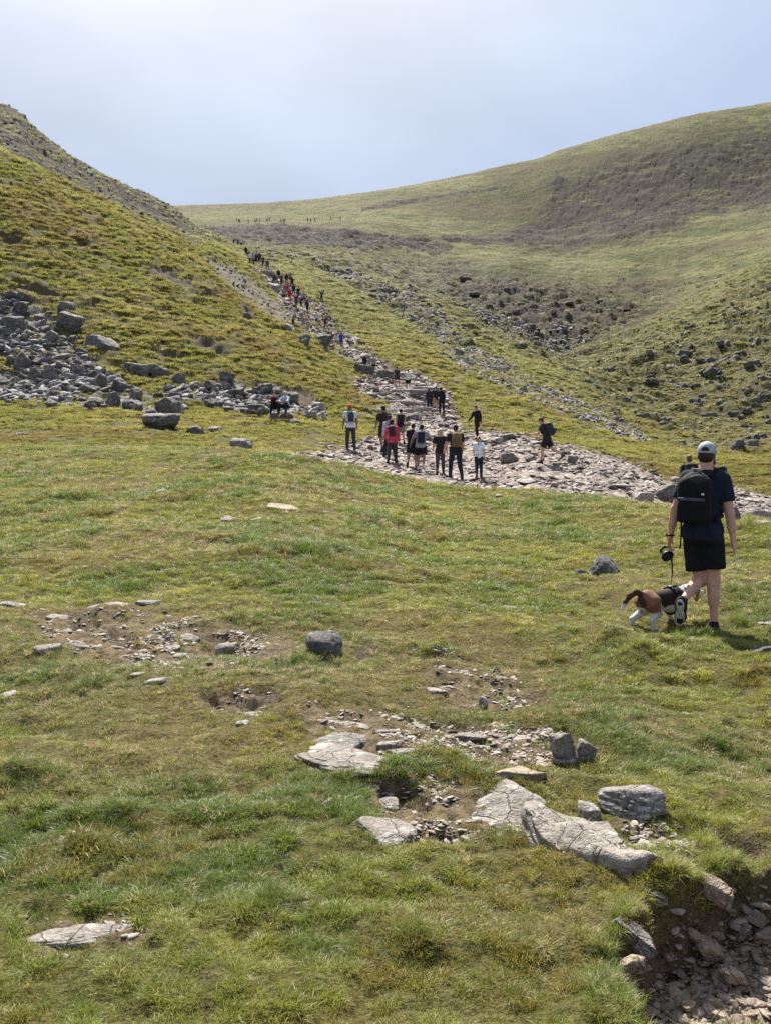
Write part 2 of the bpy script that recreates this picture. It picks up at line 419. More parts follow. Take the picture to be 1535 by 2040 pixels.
# ---- displacement
D = np.zeros((NR, NC))
kn = sstep(30, 24, YY)
D += kn * (0.075 * fbm2(XX / 1.7, YY / 1.7, 21, 3) * sstep(2, 6, YY) + 0.035 * fbm2(XX / 0.45, YY / 0.45, 31, 3) + 0.012 * fbm2(XX / 0.12, YY / 0.12, 41, 2))
mid = sstep(24, 30, YY) * sstep(58, 50, YY)
D += mid * (0.10 * fbm2(XX / 2.5, YY / 2.5, 51, 4) + 0.05 * fbm2(XX / 0.6, YY / 0.6, 52, 2)) * sstep(24, 36, YY)
hill = sstep(50, 62, YY) * sstep(170, 130, YY)
terr = fbm2(XX / 1.9 + 0.3 * fbm2(XX / 5, YY / 5, 61), Zb / 0.42 + 0.8 * fbm2(XX / 3.2, YY / 3.2, 62, 2), 63, 3)
D += hill * (0.27 * terr + 0.25 * fbm2(XX / 6, YY / 6, 64, 3))
far = sstep(125, 175, YY)
terr2 = fbm2(XX / 5 + 0.3 * fbm2(XX / 14, YY / 14, 71), Zb / 1.1 + 0.8 * fbm2(XX / 9, YY / 9, 72, 2), 73, 4, 0.6)
SCF = SCREE * sstep(100, 130, YY)
D += far * sstep(900, 450, YY) * (0.80 * (1 + .6 * sstep(360, 250, YY) * sstep(860, 950, PX)) * terr2 + 0.9 * fbm2(XX / 22, YY / 22, 74, 4, 0.55)) * (0.55 + 0.8 * np.clip(SCF + HEATH, 0, 1)) * (1 - 0.45 * sstep(330, 430, YY)) * (1 - .6 * RIDGE)
crag = sstep(90, 110, YY) * sstep(300, 230, YY) * sstep(1080, 1200, PX)
D += crag * 1.1 * np.maximum(fbm2(XX / 7, Zb / 3 + YY / 12, 75, 4, 0.6), 0.1) * (1 - SCREE * .3)
D += -0.45 * PEAT * sstep(50, 60, YY) + -0.10 * SCAR
D += -0.045 * MUD
D += -0.045 * BARE * kn + 0.03 * BARE * kn * fbm2(XX / 0.16, YY / 0.16, 81, 3)
D += STONE * (0.07 * fbm2(XX / 0.5, YY / 0.5, 82, 3) - 0.05)
D += -PIT * (0.34 + 0.10 * sstep(0, -1.2, pd)) + PITROCK * 0.035 * fbm2(XX / 0.10, YY / 0.10, 83, 3)
D += 0.045 * np.exp(-((pd - 0.05) / 0.09) ** 2) * near * fbm2(XX / 0.2, YY / 0.2, 84, 2)
# grassy hummocks and hollows read off the photograph
def bump(px, py, wpx, hpx, amp):
    c = hit(px, py); s = c[1] / F
    rx = wpx * s; ry = max(rx * 0.6, 0.1)
    return amp * np.exp(-(((XX - c[0]) / rx) ** 2 + ((YY - c[1]) / ry) ** 2))
for a in [(870, 1300, 60, 0, .10), (1290, 1320, 80, 0, .12), (1220, 1280, 50, 0, .08), (540, 1800, 60, 0, .06), (215, 1620, 70, 0, .07), (820, 1890, 60, 0, .06), (60, 1560, 90, 0, .07),
          (1330, 1760, 60, 0, .05), (1300, 1290, 60, 0, .06), (230, 1225, 60, 0, .08), (1100, 1660, 60, 0, .05), (1450, 1440, 40, 0, .05), (1520, 1350, 40, 0, .07), (1180, 1560, 70, 0, .06)]:
    D += bump(*a)
Zd = Zb + D
def gz(x, y): return float(bil(Zd, np.array([x]), np.array([y]))[0])
DRY = np.clip(0.5 + 0.9 * fbm2(XX / 3.1, YY / 3.1, 91, 4), 0, 1) * kn
DRY = np.clip(DRY + 0.45 * area([(-40, 1180), (700, 1240), (1535, 1440), (1535, 1560), (1100, 1560), (500, 1420), (-40, 1400)], 3, 14, 60), 0, 1)
LUSH = np.clip(0.35 + 1.0 * fbm2(XX / 2.2, YY / 2.2, 95, 4), 0, 1) * sstep(60, 25, YY)
LUSH = np.clip(LUSH + 0.5 * area([(-40, 1520), (420, 1520), (420, 1680), (-40, 1720)], 2, 8, 50) + 0.4 * area([(560, 1820), (1250, 1760), (1280, 2050), (560, 2050)], 2, 8, 50) + 0.4 * area([(480, 1030), (900, 1040), (880, 1160), (480, 1150)], 6, 26, 40), 0, 1)
FAR = sstep(85, 210, YY)

vi = np.arange(NR * NC).reshape(NR, NC)
faces = np.stack([vi[:-1, :-1], vi[:-1, 1:], vi[1:, 1:], vi[1:, :-1]], -1).reshape(-1, 4)
gm = mesh_np('ground', np.stack([XX, YY, Zd], -1).reshape(-1, 3), faces)
def put(me, name, chans):
    a = me.attributes.new(name, 'FLOAT_COLOR', 'POINT')
    c = np.stack([np.clip(q, 0, 1) for q in chans], -1).reshape(-1, 4).astype(np.float32)
    a.data.foreach_set('color', c.ravel())
put(gm, 'cover', (amax(STONE, SCAR * 0.3), SCREE, amax(BARE, PIT, PEAT, SCAR * 0.4), HEATH))
put(gm, 'sward', (DRY, LUSH, FAR, amax(PITROCK, MUD * .9, PEAT * .95)))

gmat, b = new_mat('hill_ground')
pos = b.n('NewGeometry').outputs['Position']
cv = b.attr('cover'); sw = b.attr('sward')
c = b.sep(cv.outputs['Color']); s_ = b.sep(sw.outputs['Color'])
stone, scree, bare, heath = c[0], c[1], c[2], cv.outputs['Alpha']
dry, lush, farv, pitr = s_[0], s_[1], s_[2], sw.outputs['Alpha']
n1 = b.noise(pos, 0.35, 4); n2 = b.noise(pos, 2.6, 4); n3 = b.noise(pos, 14, 4, 0.65); n4 = b.noise(pos, 90, 3, 0.7); n0 = b.noise(pos, 0.045, 5, 0.6)
g = b.mix(b.ramp(n2, .35, .65), (.085, .100, .016), (.150, .138, .030))
g = b.mix(b.math('MULTIPLY', b.ramp(n1, .38, .62), .7), g, (.150, .125, .028))
g = b.mix(b.math('MULTIPLY', dry, b.ramp(n3, .3, .7, .25, .9)), g, (.20, .150, .060))
g = b.mix(b.math('MULTIPLY', lush, .7), g, (.060, .090, .016))
g = b.mix(b.ramp(n3, .42, .66, 0, .55), g, (.045, .050, .014))
g = b.mix(b.ramp(n4, .42, .60, 0, .8), g, (.17, .13, .06))
g = b.mix(b.ramp(b.noise(pos, 40, 4, .75), .46, .62, 0, .85), g, (.030, .026, .012))
g = b.mix(1.0, g, (.92, .92, .92), 'MULTIPLY')
cp_ = b.n('Mapping', {'Vector': pos, 'Scale': (.35, .35, 1.5)}).outputs[0]
fg = b.mix(b.ramp(b.noise(cp_, 0.10, 6, .68, .6), .38, .62), (.105, .118, .042), (.215, .208, .088))
fg = b.mix(b.ramp(b.noise(cp_, 0.55, 6, .75), .46, .62, 0, .85), fg, (.064, .058, .034))
fg = b.mix(b.ramp(b.noise(cp_, .045, 5, .7), .50, .62, 0, .75), fg, (.118, .092, .052))
fg = b.mix(b.ramp(n0, .48, .66, 0, .5), fg, (.165, .145, .078))
g = b.mix(farv, g, fg)
hth = b.mix(b.ramp(n2, .35, .65), (.036, .029, .026), (.086, .073, .063))
so = b.mix(b.ramp(n3, .35, .65), (.085, .062, .038), (.205, .155, .095))
so = b.mix(b.ramp(n4, .5, .72, 0, .7), so, (.25, .21, .165))
g = b.mix(b.math('MULTIPLY', b.ramp(bare, .15, .75), b.ramp(n3, .28, .5, .45, 1.0)), g, so)
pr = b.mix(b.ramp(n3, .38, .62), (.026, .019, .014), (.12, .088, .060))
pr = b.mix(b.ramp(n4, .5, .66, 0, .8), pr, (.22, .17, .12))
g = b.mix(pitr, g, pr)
vo = b.n('TexVoronoi', {'Vector': pos, 'Scale': 1.1, 'Randomness': 1.0}, feature='F1')
vo2 = b.n('TexVoronoi', {'Vector': pos, 'Scale': 4.5, 'Randomness': 1.0}, feature='F1')
sc = b.mix(b.ramp(b.sep(vo.outputs['Color'])[0], .2, .9), (.105, .098, .10), (.27, .255, .25))
sc = b.mix(b.ramp(vo.outputs['Distance'], .3, .75, 0, .8), sc, (.045, .042, .042))
g = b.mix(b.math('MULTIPLY', scree, b.ramp(b.noise(cp_, 0.30, 6, .75), .36, .56, .10, 1.0)), g, sc)
g = b.mix(b.math('MULTIPLY', heath, b.ramp(b.noise(cp_, 0.20, 6, .74), .37, .50, .15, 1.0)), g, hth)
st = b.mix(b.sep(vo2.outputs['Color'])[0], (.20, .155, .13), (.42, .35, .30))
st = b.mix(b.ramp(vo2.outputs['Distance'], .35, .8, 0, .75), st, (.095, .075, .062))
st = b.mix(b.ramp(n4, .4, .7, 0, .4), st, (.48, .44, .40))
g = b.mix(b.math('MULTIPLY', stone, b.ramp(n2, .22, .42, .35, 1.0)), g, st)
bh = b.math('ADD', b.math('MULTIPLY', n4, .035), b.math('MULTIPLY', n3, .07))
bh = b.math('ADD', bh, b.math('MULTIPLY', b.math('MULTIPLY', b.noise(pos, 1.6, 5, .7), farv), 1.3))
bh = b.math('ADD', bh, b.math('MULTIPLY', b.math('MULTIPLY', vo.outputs['Distance'], scree), -.45))
bh = b.math('ADD', bh, b.math('MULTIPLY', b.math('MULTIPLY', vo2.outputs['Distance'], stone), -.14))
bmp = b.n('Bump', {'Height': bh, 'Strength': .8, 'Distance': 1.0})
pb = b.n('BsdfPrincipled', {'Base Color': g, 'Roughness': .9, 'Specular IOR Level': .08, 'Normal': bmp.outputs['Normal']})
b.fin(pb.outputs[0])
ground = link('ground', gm, gmat)
tag(ground, 'grassy mountain ground with stony path, left hill, spur and far hill', None, None, 'structure')
# ------------------------------------------------------------------ rocks
def ico(n):
    bm = __import__('bmesh').new()
    __import__('bmesh').ops.create_icosphere(bm, subdivisions=n, radius=1.0)
    v = np.array([q.co[:] for q in bm.verts], np.float32); f = np.array([[q.index for q in p.verts] for p in bm.faces], np.int32)
    bm.free()
    return v, f
ICO = {n: ico(n) for n in (2, 3, 4, 5)}
def rock_mesh(seed, dims, n=4, planes=13, sharp=14, strat=0.0, rough=0.05, flat=0.0, tilt=0.0):
    """a faceted stone: support of random planes, bedding ledges and fine roughness; dims are full width, depth, height in metres"""
    r = np.random.default_rng(seed)
    v, f = ICO[n]
    pn = r.normal(size=(planes, 3)); pn /= np.linalg.norm(pn, axis=1)[:, None]
    pd_ = r.uniform(0.62, 1.0, planes)
    box = np.array([[1, 0, 0], [-1, 0, 0], [0, 1, 0], [0, -1, 0], [0, 0, 1], [0, 0, -1]], float)
    pn = np.vstack([pn, box + r.normal(size=(6, 3)) * 0.13]); pd_ = np.append(pd_, r.uniform(.8, .95, 6))
    pn /= np.linalg.norm(pn, axis=1)[:, None]
    q = np.maximum(v @ pn.T, 0) / pd_
    rad = (q ** sharp).sum(1) ** (-1.0 / sharp)
    p = v * rad[:, None]
    h = np.array(dims) / 2
    lo, hi = p.min(0), p.max(0)
    p = (p - (lo + hi) / 2) / ((hi - lo) / 2)
    if strat:
        s = p[:, 2] + tilt * p[:, 0] + 0.15 * vn3(p * 1.5 + seed, 3)
        t = s * 3.2
        led = np.abs((t - np.floor(t)) - 0.5) * 2
        p[:, :2] *= (1 - strat * (led ** 4))[:, None]
    big = vn3(p * 1.7 + seed * 1.37, 1); mid_ = vn3(p * 4.1 + seed, 2); fine = vn3(p * 10.3 + seed, 5)
    nn = p / (np.linalg.norm(p, axis=1)[:, None] + 1e-6)
    p = p + nn * (rough * (1.0 * big + 0.8 * mid_ + 0.6 * fine))[:, None]
    if flat: p[:, 2] = np.sign(p[:, 2]) * np.abs(p[:, 2]) ** (1 - flat * .5)
    p = p * h
    return mesh_np('stone', p, f, True)

def stone_mat(name, lo, hi, lich, crackc, moss=0.0, sc=1.0):
    m, b = new_mat(name)
    tcn = b.n('NewGeometry').outputs['Position']
    oi = b.n('ObjectInfo').outputs['Random']
    a = b.noise(tcn, 3.2 * sc, 5, .65); d = b.noise(tcn, 22 * sc, 4, .7); l = b.noise(tcn, 9 * sc, 5, .75); e = b.noise(tcn, 110 * sc, 2, .7)
    c = b.mix(b.ramp(a, .3, .7), lo, hi)
    c = b.mix(b.math('MULTIPLY_ADD', oi, .5, -.1), c, lo)
    c = b.mix(b.ramp(d, .48, .7, 0, .75), c, crackc)
    mp_ = b.n('Mapping', {'Vector': tcn, 'Rotation': (.5, .3, .9), 'Scale': (2 * sc, 5 * sc, 22 * sc)})
    w = b.noise(mp_.outputs[0], 1.3, 4, .7)
    c = b.mix(b.ramp(w, .52, .64, 0, .6), c, crackc)
    c = b.mix(b.ramp(l, .54, .64, 0, .8), c, lich)
    c = b.mix(b.ramp(e, .5, .75, 0, .35), c, lich)
    if moss:
        nz = b.n('SeparateXYZ', {'Vector': b.n('NewGeometry').outputs['Normal']}).outputs['Z']
        c = b.mix(b.math('MULTIPLY', b.ramp(nz, .2, .8), b.ramp(a, .4, .6, 0, moss)), c, (.06, .065, .018))
    ve = b.n('TexVoronoi', {'Vector': b.mix(.12, tcn, b.n('TexNoise', {'Vector': tcn, 'Scale': 5 * sc, 'Detail': 3}).outputs['Color'], 'ADD'), 'Scale': 5.5 * sc}, feature='DISTANCE_TO_EDGE').outputs['Distance']
    ck = b.ramp(ve, .0, .028, 1, 0)
    c = b.mix(b.math('MULTIPLY', ck, b.ramp(a, .55, .72, 0, .5)), c, tuple(x * .6 for x in crackc))
    hgt = b.math('ADD', b.math('MULTIPLY', ck, -.4), b.math('MULTIPLY', w, .6))
    hgt = b.math('ADD', hgt, b.math('ADD', b.math('MULTIPLY', d, .5), b.math('MULTIPLY', e, .2)))
    bp = b.n('Bump', {'Height': hgt, 'Strength': .9, 'Distance': .05 / sc})
    b.fin(b.n('BsdfPrincipled', {'Base Color': c, 'Roughness': .85, 'Specular IOR Level': .3, 'Normal': bp.outputs['Normal']}).outputs[0])
    return m
M_PALE = stone_mat('pale_stone', (.19, .165, .14), (.33, .29, .25), (.46, .43, .385), (.085, .07, .06))
M_GREY = stone_mat('grey_stone', (.135, .122, .108), (.27, .245, .215), (.44, .43, .40), (.05, .047, .045), sc=.8)
M_DARK = stone_mat('dark_stone', (.070, .066, .066), (.14, .132, .128), (.36, .35, .33), (.03, .03, .034), sc=1.2)
M_BOUL = stone_mat('boulder_stone', (.095, .084, .075), (.235, .212, .19), (.40, .37, .335), (.055, .048, .042), sc=.35)
M_PATH = stone_mat('path_stone', (.24, .20, .18), (.42, .37, .335), (.52, .48, .45), (.10, .08, .07), sc=.5)
M_CRAG = stone_mat('crag_stone', (.11, .103, .098), (.215, .202, .19), (.24, .225, .20), (.03, .028, .027), 1.0, sc=.12)
M_MOSS = stone_mat('mossy_stone', (.13, .125, .11), (.24, .23, .20), (.34, .33, .28), (.05, .045, .04), 1.0, .8)
M_TAN = stone_mat('tan_stone', (.25, .19, .135), (.42, .33, .24), (.50, .42, .34), (.12, .085, .06))

def put_rock(name, me, mat, x, y, z, rot=(0, 0, 0), scl=(1, 1, 1), label=None, cat='rock', group=None):
    o = bpy.data.objects.new(name, me)
    if not me.materials: me.materials.append(mat)
    if me.materials[0] is not mat:
        o.material_slots[0].link = 'OBJECT'; o.material_slots[0].material = mat
    o.location = (x, y, z); o.rotation_euler = rot; o.scale = scl
    COL.objects.link(o)
    return tag(o, label, cat, group)
_seed = [100]
ROCKFOOT = []            # (x, y, radius): keeps grass off the stones
def slab(x0, x1, y0, y1, label, mat=M_PALE, yaw=0.0, h=None, name='stone_slab', n=4, strat=.10, group=None, cat='stone', rise=0.42, roll=0.0, level=False):
    """a stone lying in the turf; the box is its outline in the photograph"""
    _seed[0] += 1
    cx = (x0 + x1) / 2
    a = hit(cx, y1); ytop = hit_y(cx, y0); ytop = a[1] * 1.02 if ytop is None else ytop
    Yc = (a[1] + ytop) / 2
    w = (x1 - x0) / F * Yc
    d = max(ytop - a[1], w * 0.22)
    if h is None: h = max(0.03, min(w, d) * 0.28)
    if level: d = min(d, w * .45); h = w * .13; a = np.array(hit(cx, y1))
    d = max(d - h * rise * Yc / 1.7 * .5, w * .2)
    yc = a[1] + d / 2
    X = (cx - CX) / F * yc
    me = rock_mesh(_seed[0], (w / max(abs(cos(yaw)), .6), d, h), n, 9, 18, strat, .045, .3)
    z = gz(X, yc) + h * (rise - 0.5)
    ROCKFOOT.append((X, yc, w * .42, d * .42))
    # tilt with the ground
    gx = (gz(X + .15, yc) - gz(X - .15, yc)) / .3; gy = (gz(X, yc + .15) - gz(X, yc - .15)) / .3
    return put_rock(name, me, mat, X, yc, z, (0.04, .05 * (rnd.random() - .5), yaw) if level else (math.atan(gy), -math.atan(gx) + roll, yaw), (1, 1, 1), label, cat, group)
def boulder(x0, x1, y0, y1, label, mat=M_GREY, yaw=None, depth=.8, name='boulder', n=4, strat=.05, sink=.22, group=None, sharp=30, planes=13, roll=0.0, me=None, cat='rock', Y=None, rough=.05):
    """a stone standing on the ground; the box is what shows of it in the photograph"""
    _seed[0] += 1
    cx = (x0 + x1) / 2
    y = hit_y(cx, y1) if Y is None else Y
    if y is None: y = hit_y(cx, y1 + 12) or 20
    w = (x1 - x0) / F * y; h = (y1 - y0) / F * y / (1 - sink)
    d = w * depth
    yc = y + d * .35
    X = (cx - CX) / F * yc
    yaw = (rnd.random() - .5) * .5 if yaw is None else yaw
    if me is None:
        me = rock_mesh(_seed[0], (w, d, h), n, planes, sharp, strat, rough); s = (1, 1, 1)
    else: s = (w, d, h)
    z = gz(X, yc) + h * (.5 - sink)
    ROCKFOOT.append((X, yc, w * .42, d * .42))
    return put_rock(name, me, mat, X, yc, z, (0, roll, yaw), s, label, cat, group)

# stones in the near turf
slab(20, 265, 1818, 1864, 'long pale flat slab in the grass near the lower left corner', h=.05, n=5, yaw=.10)
slab(600, 772, 1484, 1544, 'long ridged grey slab lying diagonally left of the bare gravel patch', M_PALE, -.55, .07, n=5, strat=.09)
slab(626, 708, 1452, 1498, 'narrow lumpy grey stone just above the long ridged slab', M_GREY, -.6, .07)
slab(613, 737, 1428, 1444, 'thin straight pale slab flush with the turf above the ridged slab', yaw=-.04, h=.035)
slab(738, 792, 1446, 1463, 'small pale stone right of the thin straight slab', yaw=.1)
slab(778, 882, 1495, 1511, 'flat pale sliver of rock in the middle of the bare patch', yaw=.05)
slab(752, 802, 1474, 1491, 'small pale flat stone between two slivers in the bare patch', yaw=-.2)
slab(888, 968, 1451, 1467, 'pale flat stone at the upper edge of the bare patch', yaw=.05)
slab(1000, 1060, 1446, 1458, 'left one of two thin pale stones in line with the split rock', yaw=.03)
slab(1058, 1108, 1443, 1455, 'right one of two thin pale stones beside the split rock', yaw=.03)
slab(716, 824, 1620, 1667, 'narrow curved edge of buried slab left of the gravel', M_PALE, -.5, .05)
slab(938, 1062, 1563, 1637, 'pale slab leading diagonally into the big outcrop', M_PALE, -.6, .09, n=5)
slab(984, 1086, 1540, 1567, 'brownish low slab with a dark lower edge above the big outcrop', M_TAN, -.12, .08)
slab(1020, 1068, 1578, 1602, 'small grey stone between the brownish slab and the big outcrop', M_GREY, -.3)
slab(748, 797, 1558, 1581, 'small pale wedge of rock at the gravel patch upper left', yaw=-.2, h=.06)
boulder(640, 663, 1582, 1601, 'small round pale pebble alone in grass left of the gravel', M_PALE, n=3, name='stone')
slab(818, 848, 1424, 1441, 'small white stone half buried in dark soil', h=.05)
slab(1058, 1097, 1502, 1521, 'small brownish stone below the split rock', M_TAN)
slab(478, 528, 1396, 1423, 'grey stone lodged in a dark muddy hollow', M_GREY, h=.07)
boulder(609, 683, 1266, 1304, 'dark rounded boulder alone in the middle of the near grass', M_DARK, 0, 1.0, sink=.3, sharp=7)
boulder(1170, 1232, 1108, 1147, 'dark blue grey boulder in the grass left of the beagle', M_DARK, -.3, 1.0, sink=.3, roll=.25, sharp=8)
boulder(1144, 1171, 1137, 1152, 'small dark stone beside the blue grey boulder', M_DARK, sink=.4, n=3, name='stone')
slab(-10, 64, 1194, 1216, 'flat grey slab at the left edge of the photo', M_GREY, .05, .10)
slab(170, 264, 1191, 1225, 'humped pale slab with an overhanging right end on worn ground', M_PALE, -.12, .13)
slab(270, 320, 1193, 1213, 'small humped grey stone right of the pale humped slab', M_GREY, -.1, .09)
slab(66, 122, 1301, 1314, 'thin pale slab left of the worn brown patch', yaw=.03)
slab(141, 180, 1288, 1302, 'small pale stone at left of the worn brown patch', yaw=.2)
boulder(428, 469, 1256, 1274, 'white capped stone above a muddy notch', M_PALE, n=3, sink=.3, name='stone')
for q in ((360, 396, 1257, 1269), (95, 136, 1227, 1239), (258, 286, 1347, 1359), (290, 331, 1365, 1379), (0, 40, 1363, 1381), (128, 168, 1276, 1288), (470, 497, 1447, 1457), (330, 360, 1276, 1286), (345, 372, 1289, 1300), (215, 248, 1282, 1292), (390, 418, 1297, 1306)):
    slab(*q, 'small pale flat stone scattered on the worn brown ground at left', yaw=rnd.uniform(-.3, .3), n=3, name='flat_stone', group='small stones on the worn ground at left')
slab(1358, 1382, 1400, 1415, 'small pinkish stone alone in the grass below the walking man', M_TAN, n=3)
slab(1506, 1550, 1231, 1243, 'pale stone at the right edge level with the beagle', h=.07)
slab(1488, 1550, 1286, 1314, 'dark slab at the right edge of the photo', M_DARK, 0, .12)
for q in ((310, 331, 977, 986), (500, 521, 1032, 1041), (438, 471, 1020, 1029), (779, 796, 1046, 1055), (424, 451, 974, 983), (994, 1031, 1203, 1212), (985, 1001, 985, 991), (812, 826, 985, 992), (1070, 1094, 1009, 1015), (700, 716, 992, 998)):
    slab(*q, 'small pale stone lying loose in the middle grass', n=3, h=.05, name='flat_stone', group='loose stones in the middle grass', rise=.6)
slab(530, 605, 1003, 1015, 'low earthy stone step with a dark shaded edge in the middle grass', M_TAN, 0, .08)
boulder(953, 972, 1361, 1387, 'pale upright stone in the worn patch right of centre', M_PALE, n=3, name='stone')
slab(848, 892, 1366, 1377, 'thin white stone left of the upright pale stone')
boulder(1098, 1142, 1462, 1514, 'taller left half of the split lichen covered rock', M_PALE, .2, .9, roll=-.25, strat=.16, sink=.15, rough=.11, planes=7)
boulder(1146, 1186, 1476, 1514, 'lower right half of the split lichen covered rock', M_PALE, -.3, 1.0, roll=.35, strat=.14, sink=.15, rough=.11, planes=7)
slab(1098, 1160, 1500, 1518, 'pale flat stone at the foot of the split rock', h=.05)
boulder(1190, 1322, 1580, 1628, 'broad smooth grey boulder set in turf above the big outcrop', M_GREY, -.2, .8, n=5, sink=.42, roll=.2, sharp=24, strat=.1)
# the big outcrop: a long pale slab that ends in a broken upright face above the hollow
def outcrop():
    a = hit(1085, 1632); e = hit(1248, 1752)
    dx, dy = e[0] - a[0], e[1] - a[1]
    L = math.hypot(dx, dy) * 1.22; ang = math.atan2(dy, dx)
    v, f = ICO[5]
    me0 = rock_mesh(555, (L, .36, .30), 5, 7, 45, .07, .035, .2)
    co = np.zeros(len(me0.vertices) * 3, np.float32); me0.vertices.foreach_get('co', co); co = co.reshape(-1, 3)
    t = co[:, 0] / L + .5
    co[:, 1] *= .95 + .35 * np.sin(t * 5) * (1 - t) + .15 * vn3(co * 9, 8)
    co[:, 2] -= .055 * sstep(.15, .95, t)
    co[:, 2] += .014 * np.round(3 * vn3(co * np.array([5, 9, 9]), 4)) * (co[:, 2] > 0)
    me0.vertices.foreach_set('co', co.ravel()); me0.update()
    c = (a + e) / 2
    z = gz(c[0], c[1])
    o = put_rock('rock_outcrop', me0, M_PALE, c[0] - .03, c[1] - .05, z - .045, (.05, -math.atan2(gz(*e) + .06 - gz(*a), L) * .6, ang), (1, 1, 1), 'big pale cracked outcrop with a broken upright end above the eroded hollow', 'rock')
    ROCKFOOT.append((c[0], c[1], L * .3, .12)); ROCKFOOT.append((a[0], a[1], .12, .10)); ROCKFOOT.append((e[0], e[1], .10, .10))
outcrop()
boulder(1150, 1200, 1606, 1640, 'small knobbly block behind the top of the big outcrop', M_PALE, .3, 1.0, sink=.6)
# in and around the hollow
def loose(px, py, w, d, h, label, mat, rot=(0, 0, 0), name='stone', dz=0.0, n=4, group=None, strat=.12, Y=None):
    _seed[0] += 1
    p = hit(px, py)
    if Y: p = np.array([(px - CX) / F * Y, Y])
    me = rock_mesh(_seed[0], (w, d, h), n, 8, 40, strat, .04)
    ROCKFOOT.append((p[0], p[1], w * .4, d * .4))
    return put_rock(name, me, mat, p[0], p[1], float(bil(Zb, p[:1], p[1:])[0]) + dz, rot, (1, 1, 1), label, 'stone', group)
def on_floor(px, py):
    """like hit(), but on the finished ground"""
    u = (px - CX) / F; t = (HY - py) / F
    ys = np.linspace(2.2, 7, 900)
    e = bil(Zd, u * ys, ys) / ys
    k = np.nonzero(e >= t)[0]
    y = ys[k[0]] if len(k) else 4.0
    return u * y, y
def floor_stone(px, py, wpx, hpx, label, mat, rot, name='stone', group=None, lift=.25, n=4):
    _seed[0] += 1
    x, y = on_floor(px, py + hpx / 2)
    w = wpx / F * y; h = hpx / F * y
    me = rock_mesh(_seed[0], (w, w * .75, h * .8), n, 6, 50, .13, .05)
    return put_rock(name, me, mat, x, y + w * .2, gz(x, y + w * .2) + h * lift, rot, (1, 1, 1), label, 'stone', group)
loose(1266, 1862, .19, .11, .085, 'grey lichened rock jutting out over the dark hole in the bank', M_GREY, (.15, .40, -.55), 'jutting_rock', -.01, 5)
loose(1262, 1905, .09, .08, .07, 'brown stone wedged under the jutting grey rock', M_TAN, (0, .2, .2), 'stone', -.03)
loose(1298, 1785, .13, .07, .05, 'mossy grey slab under the broken end of the big outcrop', M_MOSS, (0, .25, -.4), 'stone_slab', .0)
loose(1280, 1762, .06, .05, .06, 'small dark stone against the foot of the big outcrop', M_DARK, (0, 0, .4), 'stone', .0)
floor_stone(1412, 1905, 62, 48, 'tan angular stone propped on edge in the eroded hollow', M_TAN, (.5, .5, .3))
floor_stone(1430, 1842, 74, 46, 'brown layered stone in the bank of the eroded hollow', M_TAN, (.3, .4, -.4))
floor_stone(1512, 1848, 48, 34, 'grey angular stone at the right edge of the hollow', M_GREY, (.2, .5, .2))
floor_stone(1480, 1862, 34, 50, 'narrow grey stone on end in the bank of the hollow', M_GREY, (.2, .2, .5))
floor_stone(1385, 1888, 40, 34, 'tan stone behind the propped angular stone', M_TAN, (.2, .1, .5))
for px, py, w, h in ((1460, 1957, 60, 26), (1345, 1975, 44, 24), (1420, 1998, 40, 20), (1400, 1960, 38, 24), (1500, 1965, 42, 22), (1480, 2000, 36, 18), (1372, 2010, 36, 22), (1520, 1935, 34, 20), (1450, 1925, 26, 20), (1440, 2025, 40, 20), (1505, 2025, 44, 20), (1330, 1935, 30, 20), (1395, 2030, 30, 18), (1475, 1905, 26, 20), (1530, 1900, 26, 18)):
    floor_stone(px, py, w, h, 'flat tan stone lying in the gravel of the eroded hollow', M_TAN if rnd.random() < .7 else M_GREY, (rnd.uniform(-.3, .3), rnd.uniform(-.3, .3), rnd.uniform(-1, 1)), 'flat_stone', 'flat stones in the hollow', .3, 3)

# shared stone shapes for the many
PROTO = [rock_mesh(900 + i, (1, 1, 1), 4, 7 + i % 4, 50, .06 if i % 2 else 0.12, .06) for i in range(10)]
FLATP = [rock_mesh(940 + i, (1, .8, .22), 3, 9, 30, .10, .05, .3) for i in range(6)]
